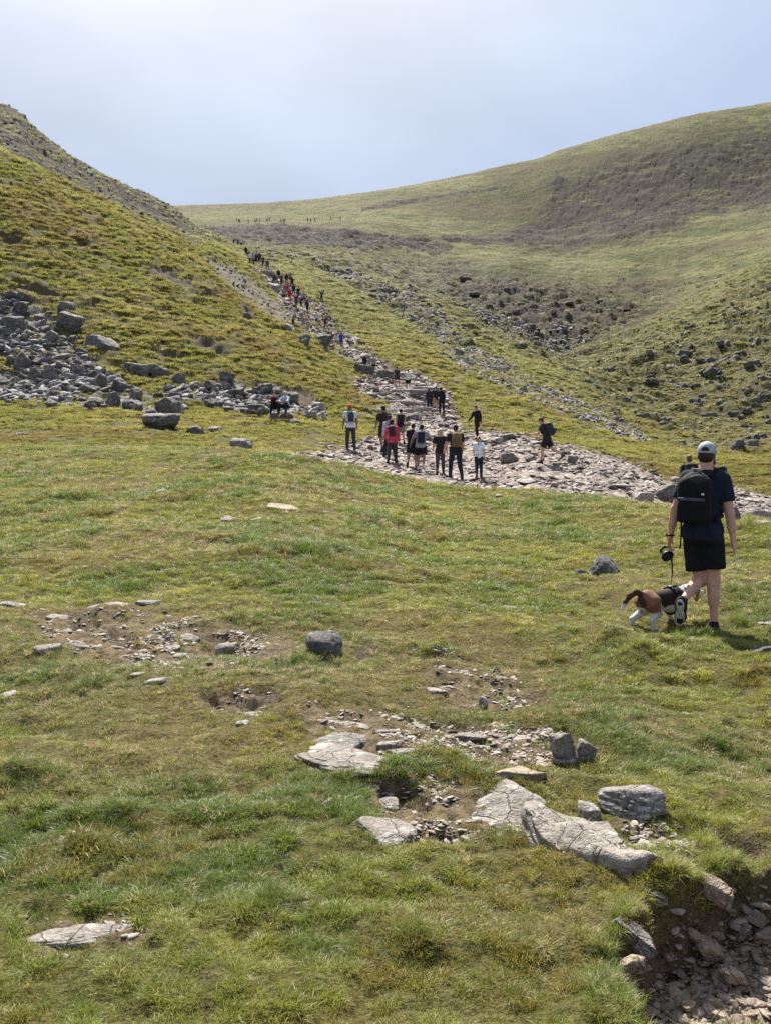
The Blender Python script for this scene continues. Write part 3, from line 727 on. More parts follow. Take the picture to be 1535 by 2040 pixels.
# boulder field at the foot of the left hill
BF = [((112, 158, 597, 626), 'pale topped block, upper one of two stacked above the boulder field', .3), ((104, 168, 613, 657), 'long dark block leaning below the pale topped one', .4),
      ((158, 246, 662, 697), 'long pale flat boulder on the grass above the boulder field', .2), ((240, 312, 715, 743), 'pale tilted slab on grass right of the boulder field', .15),
      ((284, 346, 711, 747), 'dark wedge boulder behind the pale tilted slab', -.3), ((332, 376, 738, 767), 'pale jagged block above the biggest boulder', .2),
      ((298, 379, 768, 827), 'biggest boulder, a grey ridged pyramid at the right end of the field', -.1), ((22, 64, 594, 619), 'rounded grey boulder at the top of the field', 0),
      ((0, 56, 624, 662), 'broad dark rounded boulder at the upper left edge', 0), ((84, 118, 648, 682), 'tilted flat slab in the upper part of the field', .6), ((25, 66, 695, 737), 'squarish dark boulder at left of the field', 0),
      ((60, 92, 720, 757), 'rounded boulder left of the smooth grey one', 0), ((84, 118, 714, 757), 'smooth grey boulder in the middle of the field', .1), ((95, 143, 702, 724), 'low smooth boulder lying above the smooth grey one', .1),
      ((135, 176, 716, 747), 'light grey knobbly boulder in the middle of the field', 0), ((150, 206, 767, 783), 'long whitish slab low in the field', .05), ((180, 223, 742, 772), 'rounded pair-topped grey boulder right of centre', 0),
      ((204, 245, 769, 812), 'tall black boulder beside the whitish slab', .2), ((165, 212, 785, 814), 'pale ridged boulder at the lower edge of the field', 0), ((219, 256, 748, 782), 'dark steep boulder above the tall black one', .3),
      ((240, 291, 791, 817), 'low dark boulder left of the biggest one', 0), ((255, 286, 769, 797), 'dark pointed boulder behind the low dark one', .3), ((284, 326, 807, 824), 'small slab at the foot of the biggest boulder', 0)]
for q, lab, roll in BF:
    boulder(q[0] * .9 + q[1] * .1, q[0] * .1 + q[1] * .9, q[2] + (q[3] - q[2]) * .3, q[3], lab, M_BOUL, None, .9, n=4, roll=roll, sink=.38, strat=.10, planes=8, sharp=45, rough=.07, group='boulders of the field below the left hill')
R2 = random.Random(5)
field = np.array([(-30, 580), (60, 588), (130, 650), (160, 690), (240, 745), (300, 780), (375, 770), (385, 815), (300, 825), (200, 815), (60, 805), (-30, 790), (-30, 745), (40, 745), (-30, 690)])
k = 0
while k < 210:
    px, py = R2.uniform(-25, 380), R2.uniform(585, 822)
    if poly_sd(np.array([px]), np.array([py]), field)[0] > -2: continue
    w = R2.choice((7, 9, 11, 13, 16, 20, 25)) * (.8 + .4 * R2.random()); h = w * R2.uniform(.3, .62)
    boulder(px - w / 2, px + w / 2, py - h * .6, py + h * .4, 'angular grey boulder packed among others in the boulder field', M_BOUL, R2.uniform(-3, 3), R2.uniform(.7, 1.2), roll=R2.uniform(-.8, .8), sink=.25, me=R2.choice(PROTO), group='smaller boulders packed in the boulder field')
    k += 1
for q, lab in (((282, 361, 828, 857), 'flat low boulder on the grass below the biggest boulder'), ((371, 409, 848, 864), 'small grey boulder on grass right of the flat low one'), ((414, 441, 850, 862), 'small pale stone on the grass beside the small grey boulder'),
               ((461, 506, 872, 898), 'white streaked block alone on the grass left of the stony path'), ((575, 600, 836, 846), 'low stone on grass below the seated couple'),
               ((484, 502, 612, 630), 'grey stone jutting from the left hillside'), ((30, 60, 866, 872), 'flat pale stone on the left grass'), ((146, 158, 370, 379), 'white stone on the crest of the left hill'), ((180, 190, 381, 388), 'small pale stone on the left hill crest')):
    boulder(*q, lab, M_PALE if 'white' in lab or 'pale' in lab else M_BOUL, None, .8, sink=.15, strat=.1)
# tumbled wall around the seated couple
k = 0
wall = np.array([(385, 770), (450, 762), (530, 772), (600, 795), (655, 818), (645, 836), (590, 830), (500, 828), (440, 818), (380, 800)])
while k < 62:
    px, py = R2.uniform(385, 655), R2.uniform(765, 836)
    if poly_sd(np.array([px]), np.array([py]), wall)[0] > -1: continue
    if 528 < px < 605 and py > 800: continue
    w = R2.uniform(14, 32); h = w * R2.uniform(.4, .7)
    boulder(px - w / 2, px + w / 2, py - h * .6, py + h * .4, 'rough stone in the tumbled pile around the seated couple', M_PATH if px > 590 else M_BOUL, R2.uniform(-3, 3), R2.uniform(.7, 1.2), roll=R2.uniform(-.4, .4), sink=.12, me=R2.choice(PROTO), group='stones of the tumbled pile')
    k += 1
# stone steps of the path
steps = [(745, 800, 748, 756), (800, 860, 772, 780), (780, 830, 788, 796), (830, 885, 800, 808), (770, 840, 802, 810), (815, 870, 812, 820), (745, 800, 820, 830), (820, 860, 826, 834), (720, 780, 788, 797), (750, 800, 830, 838), (700, 760, 760, 772), (720, 790, 772, 786), (770, 850, 752, 764), (765, 840, 742, 750), (790, 880, 764, 776), (775, 870, 780, 792), (760, 850, 796, 808), (800, 895, 790, 802), (735, 835, 812, 824), (790, 860, 810, 820), (770, 835, 824, 840), (700, 750, 780, 792), (690, 735, 800, 812), (800, 850, 836, 852), (760, 815, 838, 850), (690, 740, 815, 826), (735, 770, 795, 812)]
for i, q in enumerate(steps):
    slab(*q, 'broad flat stone forming a step of the rising path', M_PATH, R2.uniform(-.15, .15), None, 'step_stone', 4, .12, 'stone steps of the rising path', 'step', .62, level=True)
boulder(758, 800, 780, 800, 'dark bulging boulder at the left of the stone steps', M_BOUL, .1, .8, sink=.2)
boulder(905, 925, 700, 712, 'pale stone in the scree band right of the path', M_PALE); boulder(1030, 1050, 768, 778, 'white stone in the scree band above the shelf', M_PALE)
for q, lab, m in (((996, 1031, 901, 920), 'mossy green topped boulder on the stony path', M_MOSS), ((1044, 1068, 905, 918), 'grey stone right of the mossy boulder', M_BOUL), ((1262, 1302, 977, 997), 'brown flat boulder at the near edge of the path', M_PATH),
                  ((1308, 1352, 960, 998), 'rounded grey boulder beside the path left of the walking man', M_BOUL), ((1128, 1150, 908, 921), 'dark stone right of the hiker with the big pack', M_BOUL), ((1452, 1474, 1006, 1038), 'dark block right of the walking man at the path edge', M_BOUL),
                  ((1478, 1540, 1010, 1036), 'low brown boulder on the path at the right edge', M_PATH), ((975, 1000, 868, 880), 'brown boulder at the far edge of the stony path', M_PATH), ((1330, 1358, 944, 955), 'dark low rock above the rounded grey boulder', M_PATH),
                  ((985, 1030, 862, 876), 'flat dark boulder behind the girl in white', M_BOUL), ((800, 840, 822, 842), 'dark ledge stone at the foot of the steps', M_BOUL), ((1500, 1535, 1035, 1050), 'pale stone low on the path at the right edge', M_PALE)):
    boulder(*q, lab, m, None, .9, sink=.2)
# upper path rocks
for q, lab, m in (((520, 556, 541, 553), 'pale slab beside the crowded upper path', M_PALE), ((530, 556, 557, 576), 'big brown boulder below the pale slab on the upper path', M_PATH), ((624, 658, 664, 690), 'sloping grey slab beside the hiker in blue', M_BOUL),
                  ((556, 590, 642, 660), 'light grey slab left of the sitting hiker', M_PALE), ((590, 616, 662, 690), 'pale broken block below the light grey slab', M_BOUL), ((700, 745, 722, 745), 'dark shadowed boulder bank at the top of the steps', M_CRAG), ((745, 785, 728, 752), 'dark rock beside the two hikers on the steps', M_CRAG)):
    boulder(q[0], q[1], q[2] + (q[3] - q[2]) * .2, q[3], lab, m, None, .9, sink=.45, strat=.10, planes=7, sharp=45, rough=.08, roll=.25)
# dark crags on the spur and in the gully
CR = [(1355, 698, 50, 26), (1458, 707, 55, 28), (1516, 674, 44, 30), (1467, 636, 36, 22), (1380, 645, 30, 16), (1310, 721, 24, 16), (1222, 740, 40, 20), (1301, 744, 34, 18), (1359, 769, 40, 24), (1409, 744, 60, 28), (1500, 732, 40, 26),
      (1297, 769, 44, 16), (1487, 798, 56, 34), (1421, 831, 52, 28), (1334, 852, 40, 18), (1355, 878, 60, 24), (1463, 827, 44, 20), (1198, 649, 36, 14), (1165, 760, 30, 18), (1200, 790, 26, 14), (1240, 800, 30, 16), (1275, 830, 34, 18), (1520, 770, 40, 24), (1530, 840, 44, 24), (1390, 800, 36, 18), (1150, 735, 24, 12), (1440, 770, 34, 18), (1330, 815, 30, 16), (1500, 870, 40, 20),
      (950, 590, 40, 14), (1000, 580, 30, 11), (1040, 610, 36, 14), (1080, 640, 30, 12), (920, 555, 30, 14), (985, 620, 34, 12), (1130, 600, 30, 9), (1190, 600, 24, 9), (1110, 670, 28, 10), (1020, 650, 26, 10), (1250, 620, 24, 8), (960, 640, 26, 10)]
def crag_mesh(seed):
    """an outcrop: several angular blocks grown into one another"""
    r = np.random.default_rng(seed); V, Fc, o = [], [], 0
    for i in range(5):
        d = r.uniform(.28, .62, 3) * np.array([1.1, 1, .75 + .5 * r.random()])
        m = rock_mesh(seed * 10 + i, d, 3, 7, 40, .12, .07)
        co = np.zeros(len(m.vertices) * 3, np.float32); m.vertices.foreach_get('co', co); co = co.reshape(-1, 3) @ roty_(r.uniform(-.5, .5)).T
        ax = r.uniform(-.36, .36); co = co + np.array([ax, r.uniform(-.25, .25), (.38 - d[2] / 2 - .5 * abs(ax)) * r.uniform(.2, 1) - .1])
        V.append(co); Fc.append(ICO[3][1] + o); o += len(co); bpy.data.meshes.remove(m)
    return mesh_np('crag', np.concatenate(V), np.concatenate(Fc))
def roty_(a): return np.array([[cos(a), 0, sin(a)], [0, 1, 0], [-sin(a), 0, cos(a)]])
CRAGS = [crag_mesh(60 + i) for i in range(9)]
for i, (px, py, w, h) in enumerate(CR):
    boulder(px - w * .48, px + w * .48, py - h * .36, py + h * .36, 'dark craggy outcrop on the slope of the right hand spur' if i < 29 else 'dark crag in the heathery gully below the far hill', M_CRAG, R2.uniform(-.5, .5), .9, 'crag', 5, .16, .48, 'crags on the spur' if i < 29 else 'crags in the gully', roll=R2.uniform(-.2, .2), me=CRAGS[i % 9])
    for j in range(3 if i < 29 else 0):
        qx, qy, qs = px + R2.gauss(0, 30), py + R2.gauss(0, 14), R2.uniform(.25, .6)
        boulder(qx - w * .5 * qs, qx + w * .5 * qs, qy - h * .6 * qs, qy + h * .5 * qs, 'dark craggy outcrop on the slope of the right hand spur', M_CRAG, R2.uniform(-.5, .5), .9, 'crag', 5, .16, .38, 'crags on the spur', roll=R2.uniform(-.3, .3), me=CRAGS[R2.randrange(9)])
for q in ((1453, 1482, 886, 905), (1482, 1510, 880, 900)):
    boulder(*q, 'one of two rounded boulders side by side in the valley right of the cap', M_CRAG, 0, .9, sink=.2, sharp=8, group='two rounded valley boulders')

put_rock('crag', CRAGS[2], M_CRAG, (4 - CX) / F * 200, 200, gz((4 - CX) / F * 200, 200) - .3, (0, 0, .3), (8.5, 6, 7.0), 'dark rocky knob on top of the left ridge at the photo edge', 'rock')
# loose flat stones of the path, the largest as things of their own
def ground_pts(weight, n, rng):
    """random ground points, weight given per grid vertex and square metre"""
    area_ = (rows[1:] - rows[:-1])[:, None] * (cols[1:] - cols[:-1])[None, :] * rows[:-1, None]
    w = (weight[:-1, :-1] * area_).ravel()
    tot = w.sum()
    cs = np.cumsum(w) / tot
    i = np.searchsorted(cs, rng.random(n))
    r, c = np.divmod(np.clip(i, 0, len(cs) - 1), NC - 1)
    a, b_ = rng.random(n), rng.random(n)
    y = rows[r] * (1 - a) + rows[r + 1] * a; u = cols[c] * (1 - b_) + cols[c + 1] * b_
    x = u * y
    return x, y, bil(Zd, x, y), tot
xs, ys, zs, _ = ground_pts(STONE * (YY < 60) * (YY > 25) * (np.abs(PX - 767) < 780), 300, RNG)
for x, y, z in zip(xs, ys, zs):
    s = .13 * (6.5 ** (RNG.random() ** 2.0))
    put_rock('path_stone', FLATP[RNG.integers(6)], M_PATH, x, y, z + .03 * s, (RNG.normal() * .10, RNG.normal() * .10, RNG.uniform(0, 6.28)), (s * 1.2, s, s * RNG.uniform(.5, 1)), 'flat pale stone among many on the trodden stony path', 'stone', 'flat stones of the stony path')
# ------------------------------------------------------------------ scattered cover: grass, tussocks, rubble, gravel, scree
def blades(rng, n, h, spread, w, bend, segs=3, up=0.0):
    V, Fc = [], []
    for i in range(n):
        a = rng.uniform(0, 2 * pi); r0 = spread * math.sqrt(rng.random())
        bx, by = r0 * cos(a), r0 * sin(a)
        da = a + rng.normal() * .9; L = h * rng.uniform(.55, 1.15); bd = bend * rng.uniform(.3, 1.3)
        px_, py_ = -sin(da), cos(da)
        base = len(V)
        for s in range(segs + 1):
            t = s / segs
            out = L * bd * t * t; z = L * (t - .45 * bd * t * t) 
            ww = w * (1 - t) ** .7 * .5
            x = bx + cos(da) * out; y = by + sin(da) * out
            if s == segs: V.append((x, y, z))
            else: V += [(x - px_ * ww, y - py_ * ww, z), (x + px_ * ww, y + py_ * ww, z)]
        for s in range(segs):
            k = base + 2 * s
            if s == segs - 1: Fc.append((k, k + 1, k + 2))
            else: Fc += [(k, k + 1, k + 3), (k, k + 3, k + 2)]
    return np.array(V), np.array(Fc)

def leaf_mat(name, trans=.45, rough=.5, spec=.3):
    m, b = new_mat(name)
    col = b.attr('tint', 'INSTANCER').outputs['Color']
    n = b.noise(b.n('NewGeometry').outputs['Position'], 30, 2)
    col = b.mix(b.ramp(n, .3, .7, 0, .35), col, (.13, .115, .03), 'MIX')
    d = b.n('BsdfPrincipled', {'Base Color': col, 'Roughness': rough, 'Specular IOR Level': spec})
    t = b.n('BsdfTranslucent', {'Color': col})
    mx = b.n('MixShader', {0: trans, 1: d.outputs[0], 2: t.outputs[0]})
    b.fin(mx.outputs[0])
    return m
M_LEAF = leaf_mat('grass_blade', .45, .46, .36)
M_TUSS = leaf_mat('tussock_blade', .5, .8, .08)

def scatter(name, pts, rot, scl, idx, tint, protos, kindlabel):
    n = len(pts)
    me = bpy.data.meshes.new(name)
    me.vertices.add(n); me.vertices.foreach_set('co', np.ascontiguousarray(pts, np.float32).ravel())
    def at(nm, typ, key, arr):
        a = me.attributes.new(nm, typ, 'POINT'); a.data.foreach_set(key, np.ascontiguousarray(arr).ravel())
    at('rot', 'FLOAT_VECTOR', 'vector', np.asarray(rot, np.float32)); at('scl', 'FLOAT_VECTOR', 'vector', np.asarray(scl, np.float32))
    at('pick', 'INT', 'value', np.asarray(idx, np.int32))
    at('tint', 'FLOAT_COLOR', 'color', np.concatenate([tint, np.ones((n, 1))], 1).astype(np.float32))
    o = bpy.data.objects.new(name, me); COL.objects.link(o)
    ng = bpy.data.node_groups.new(name, 'GeometryNodeTree')
    ng.interface.new_socket('Geometry', in_out='INPUT', socket_type='NodeSocketGeometry')
    ng.interface.new_socket('Geometry', in_out='OUTPUT', socket_type='NodeSocketGeometry')
    N, L = ng.nodes, ng.links
    gi, go = N.new('NodeGroupInput'), N.new('NodeGroupOutput')
    iop = N.new('GeometryNodeInstanceOnPoints')
    jn = N.new('GeometryNodeJoinGeometry')
    for p in protos:
        oi = N.new('GeometryNodeObjectInfo'); oi.inputs['Object'].default_value = p
        g2 = N.new('GeometryNodeGeometryToInstance'); L.new(oi.outputs['Geometry'], g2.inputs[0]); L.new(g2.outputs[0], jn.inputs[0])
    def na(nm, typ):
        q = N.new('GeometryNodeInputNamedAttribute'); q.data_type = typ; q.inputs['Name'].default_value = nm
        return next(s for s in q.outputs if s.enabled and s.name == 'Attribute')
    e2r = N.new('FunctionNodeEulerToRotation'); L.new(na('rot', 'FLOAT_VECTOR'), e2r.inputs[0])
    L.new(gi.outputs[0], iop.inputs['Points']); L.new(jn.outputs[0], iop.inputs['Instance'])
    iop.inputs['Pick Instance'].default_value = True
    L.new(na('pick', 'INT'), iop.inputs['Instance Index']); L.new(e2r.outputs[0], iop.inputs['Rotation']); L.new(na('scl', 'FLOAT_VECTOR'), iop.inputs['Scale'])
    L.new(iop.outputs[0], go.inputs[0])
    md = o.modifiers.new('scatter', 'NODES'); md.node_group = ng
    return tag(o, kindlabel, None, None, 'stuff')

def proto(name, vf, mat):
    me = mesh_np(name, vf[0], vf[1], True); me.materials.append(mat)
    return bpy.data.objects.new(name, me)
rg = np.random.default_rng(3)
SHORT = [proto('short_grass', blades(rg, 16, .055, .045, .0042, .9), M_LEAF) for _ in range(5)]
TUFT = [proto('long_grass', blades(rg, 34, .125, .05, .0042, .95, 4), M_LEAF) for _ in range(4)]
TUSS = [proto('tussock', blades(rg, 46, .42, .28, .045, 1.0, 3), M_TUSS) for _ in range(5)]

def colour(x, y, rng, dry, lush):
    n = len(x)
    a = fbm2(x / .9, y / .9, 201, 3)[:, None]; r = rng.random((n, 1))
    c = np.array([.275, .285, .036]) * (1 - r) + np.array([.190, .230, .030]) * r
    c = c + (np.array([.385, .350, .062]) - c) * np.clip(.35 + .9 * a, 0, 1)
    c = c + (np.array([.090, .165, .026]) - c) * np.clip(lush[:, None] * 1.0 - .1, 0, .85)
    s = (rng.random(n) < .07 + .55 * dry ** 2.2)[:, None]
    c = np.where(s, np.array([.46, .37, .18]) * (.6 + .6 * r), c)
    g = fbm2(x / 1.3 + 40, y / 1.3, 205, 3)
    s2 = ((g > .32) & (rng.random(n) < .5))[:, None]
    c = np.where(s2, np.array([.25, .19, .04]) * (.7 + .5 * r), c)
    return np.clip(c * rng.uniform(.78, 1.42, (n, 1)), 0.004, .9)
def clear_of_rocks(x, y):
    ok = np.ones(len(x), bool)
    for rx, ry, a, b_ in ROCKFOOT:
        if ry < 30: ok &= ((x - rx) / a) ** 2 + ((y - ry) / b_) ** 2 > 1
    return ok
INF = ((cols > -.60) & (cols < .60))[None, :]
# near turf
wg = np.minimum(1.6, (4.0 / YY) ** 1.3) * (YY < 28) * (YY > 2.0) * INF * (1 - .60 * np.clip(BARE, 0, 1) ** .8) * (1 - .9 * MUD) * (1 - PIT) * (1 - .97 * STONE)
x, y, z, tot = ground_pts(wg, 480000, RNG)
ok = clear_of_rocks(x, y); x, y, z = x[ok], y[ok], z[ok]; n = len(x)
ba = bil(BARE, x, y)
dr, lu = np.clip(bil(DRY, x, y) + .8 * ba, 0, 1), bil(LUSH, x, y) * (1 - ba)
mc = np.clip(.75 + 1.1 * fbm2(x / .13, y / .16, 206, 2) + .5 * fbm2(x / .4, y / .4, 207, 2), .32, 1.5)
sc_ = mc * RNG.uniform(.55, 1.1, n) * (.62 + .34 * lu - .25 * dr) * np.clip(y / 9, .85, 1.9) ** .8
scatter('grass', np.stack([x, y, z - .004], 1), np.stack([RNG.normal(0, .18, n), RNG.normal(0, .18, n), RNG.uniform(0, 6.28, n)], 1),
        np.stack([sc_ * 1.1, sc_ * 1.1, sc_ * RNG.uniform(.6, 1.1, n)], 1), RNG.integers(0, 5, n), colour(x, y, RNG, dr, lu), SHORT, 'short mixed green and straw coloured grass of the near slope')
# longer tufts where the sward is lush, and on the hummocks
fx_, fy_ = hit(1404, 1250)
wl_ = np.minimum(1.0, (4.0 / YY) ** 1.3) * (YY < 27) * (YY > 2.0) * INF * (1 - BARE) * (1 - PIT) * (1 - STONE) * np.clip(sstep(.55, .95, LUSH) * sstep(-.1, .35, fbm2(XX / .55, YY / .55, 210, 3)) + .05, 0, 1)
x, y, z, _ = ground_pts(wl_, 16000, RNG)
ex, ey = [], []
for px, py, wpx, k in [(870, 1300, 45, 120), (1290, 1315, 60, 180), (1240, 1290, 40, 70), (540, 1800, 45, 150), (215, 1630, 55, 130), (820, 1890, 45, 120), (640, 1890, 40, 60), (130, 1030, 22, 60), (250, 1165, 22, 60), (755, 1022, 15, 30), (410, 1002, 14, 30), (585, 1455, 30, 60), (880, 1525, 30, 70), (1130, 1680, 60, 120), (1200, 1720, 40, 80), (60, 1560, 60, 100), (1335, 1760, 40, 90), (1300, 1720, 40, 80), (1500, 1360, 30, 70), (1440, 1450, 40, 60), (1380, 1640, 40, 80), (330, 1690, 40, 60), (1000, 1870, 50, 90), (700, 1720, 40, 60), (1180, 1960, 40, 60), (1420, 1700, 60, 110), (980, 1660, 40, 60), (1408, 1262, 14, 60), (1352, 1252, 20, 40)]:
    c = hit(px, py); r_ = wpx * c[1] / F
    k = int(k * .7); q = RNG.normal(size=(k, 2)) * .7
    ex.append(c[0] + q[:, 0] * r_); ey.append(c[1] + q[:, 1] * r_ * 1.1)
ex, ey = np.concatenate(ex), np.concatenate(ey)
# turf fringe hanging over the rim of the hollow
rim = (np.abs(pd - .03) < .03) & (YY < 6) & (YY > 2.2)
x3, y3, z3, _ = ground_pts(rim * 1.0, 700, RNG)
x = np.concatenate([x, ex, x3]); y = np.concatenate([y, ey, y3]); z = bil(Zd, x, y)
ok = clear_of_rocks(x, y); x, y, z = x[ok], y[ok], z[ok]; n = len(x)
sc_ = RNG.uniform(.35, .75, n) * np.clip(y / 8, .8, 1.8)
lu = np.clip(bil(LUSH, x, y) + .35, 0, 1); dr = bil(DRY, x, y) * .5
scatter('tall_grass', np.stack([x, y, z - .006], 1), np.stack([RNG.normal(0, .22, n), RNG.normal(0, .22, n), RNG.uniform(0, 6.28, n)], 1),
        np.stack([sc_, sc_, sc_ * RNG.uniform(.7, 1.1, n)], 1), RNG.integers(0, 4, n), colour(x, y, RNG, dr, lu), TUFT, 'taller darker grass tufts on hummocks of the near slope')
# mid plain and hillsides: tussocks in clumps along the terraces
t2 = np.clip(.55 + 1.4 * fbm2(XX / 2.1, Zb / .5 + YY / 9, 220, 3), .04, 1)
wt = (sstep(24, 30, YY) * np.where(YY < 55, 3.0, 1.0) * np.minimum(1, (70 / YY) ** 1.2)) * sstep(330, 170, YY) * INF * (1 - STONE) * (1 - .8 * SCREE) * (1 - SCAR) * (1 - PEAT) * (1 - .9 * HEATH) * t2 * (1 - .4 * sstep(75, 105, YY) * sstep(1080, 1200, PX))
x, y, z, tot = ground_pts(wt, 165000, RNG)
ok = np.ones(len(x), bool)
for rx, ry, a, b_ in ROCKFOOT:
    if ry >= 28: ok &= ((x - rx) / a) ** 2 + ((y - ry) / b_) ** 2 > .8
x, y, z = x[ok], y[ok], z[ok]; n = len(x)
sc_ = RNG.uniform(.45, 1.1, n) * np.interp(y, [25, 40, 60, 100, 160, 300], [.30, .42, .8, 1.0, 1.4, 2.2])
r = RNG.random((n, 1))
c = np.array([.270, .252, .070]) * (1 - r) + np.array([.370, .322, .118]) * r
bp2 = np.clip(1.6 * fbm2(x / 13, y / 15 + bil(Zb, x, y) / 6, 233, 4) - .15, 0, .75)[:, None]
c = c * (1 - bp2) + np.array([.225, .165, .070]) * bp2
gpat = np.clip(.5 + 1.2 * fbm2(x / 7, y / 9, 230, 3), 0, 1)[:, None]
c = c * (1 - .55 * gpat) + np.array([.200, .230, .050]) * .55 * gpat
fr_ = sstep(90, 200, y)[:, None]
c = c * (1 - fr_) + (np.array([.245, .245, .105]) + .08 * r) * fr_
bsel = (RNG.random(n) < .14)[:, None]
c = np.where(bsel, np.array([.13, .09, .038]), c) * RNG.uniform(.8, 1.4, (n, 1))
scatter('hill_grass', np.stack([x, y, z - .03 * sc_], 1), np.stack([RNG.normal(0, .15, n), RNG.normal(0, .15, n), RNG.uniform(0, 6.28, n)], 1),
        np.stack([sc_, sc_, sc_ * RNG.uniform(.4, .8, n) * np.interp(y, [60, 140, 300], [1, .8, .6])], 1), RNG.integers(0, 5, n), c, TUSS, 'coarse yellow green tussock grass on the hillsides')

def stone_protos(mat, flatness, k, n=2, s0=1300):
    out = []
    for i in range(k):
        me = rock_mesh(s0 + i, (1, .85, flatness), n, 9, 16, 0, .06); me.materials.append(mat)
        out.append(bpy.data.objects.new('stone', me))
    return out
def tintmat(name, sc):
    m, b = new_mat(name)
    col = b.attr('tint', 'INSTANCER').outputs['Color']
    p = b.n('NewGeometry').outputs['Position']
    n = b.noise(p, sc, 4, .7)
    col = b.mix(b.ramp(n, .35, .7, 0, .6), col, (.085, .07, .06))
    bp = b.n('Bump', {'Height': n, 'Strength': .6, 'Distance': .3 / sc})
    b.fin(b.n('BsdfPrincipled', {'Base Color': col, 'Roughness': .85, 'Normal': bp.outputs['Normal']}).outputs[0])
    return m
def stones(name, w, n, lo, hi, ca, cb, flat, sc, label, s0, tilt=.2, grow=None):
    x, y, z, _ = ground_pts(w, n, RNG)
    s = lo * (hi / lo) ** (RNG.random(n) ** 2.0)
    if grow is not None: s = s * grow(y)
    r = RNG.random((n, 1))
    c = (np.array(ca) * (1 - r) + np.array(cb) * r)
    scatter(name, np.stack([x, y, z + s * .05], 1), np.stack([RNG.normal(0, tilt, n), RNG.normal(0, tilt, n), RNG.uniform(0, 6.28, n)], 1),
            np.stack([s * RNG.uniform(.9, 1.5, n), s, s * RNG.uniform(.6, 1.1, n)], 1), RNG.integers(0, 5, n), c, stone_protos(tintmat(name + '_stone', sc), flat, 5, 2, s0), label)
stones('rubble', STONE * (YY > 22) * (YY < 200) * np.minimum(1, (45 / YY) ** 1.0) * np.clip(.5 + 1.3 * fbm2(XX / 1.6, YY / 2.2, 245, 3), .05, 1), 30000, .05, .36, (.16, .125, .105), (.44, .37, .32), .28, 6, 'loose pale rubble covering the stony path', 1400, .25, lambda y: np.clip(y / 45, .8, 2.2))
stones('gravel', np.clip(PITROCK * .9 * sstep(-.0, -.14, pd) + near * 0, 0, 1) + 0, 9000, .012, .07, (.16, .12, .085), (.36, .29, .225), .38, 40, 'brown and pale gravel in the hollow and on the worn turf', 1420, .3)
stones('pebbles', (sstep(.35, .9, BARE) * (YY < 14) * (YY > 2.5) * sstep(-.05, .4, fbm2(XX / .35, YY / .35, 240, 3)) + .05 * BARE * (YY < 14)) * (1 - PIT), 5200, .012, .05, (.20, .165, .13), (.46, .40, .34), .3, 40, 'small pale chips of stone on the worn turf', 1430, .25)
stones('scree', (SCREE ** 1.5 * (YY > 44) * np.minimum(1, (90 / YY) ** 1.4) + .07 * SCAR * (YY > 70) + .03 * crag * (YY < 190)) * (YY < 250) * sstep(-.25, .2, fbm2(XX / 9, YY / 9, 250, 3)) * (1 - .85 * RIDGE), 26000, .16, .85, (.11, .104, .102), (.28, .265, .255), .5, 2, 'grey scree and broken rock on the slopes', 1440, .4, lambda y: np.clip(y / 150, .8, 2.0))
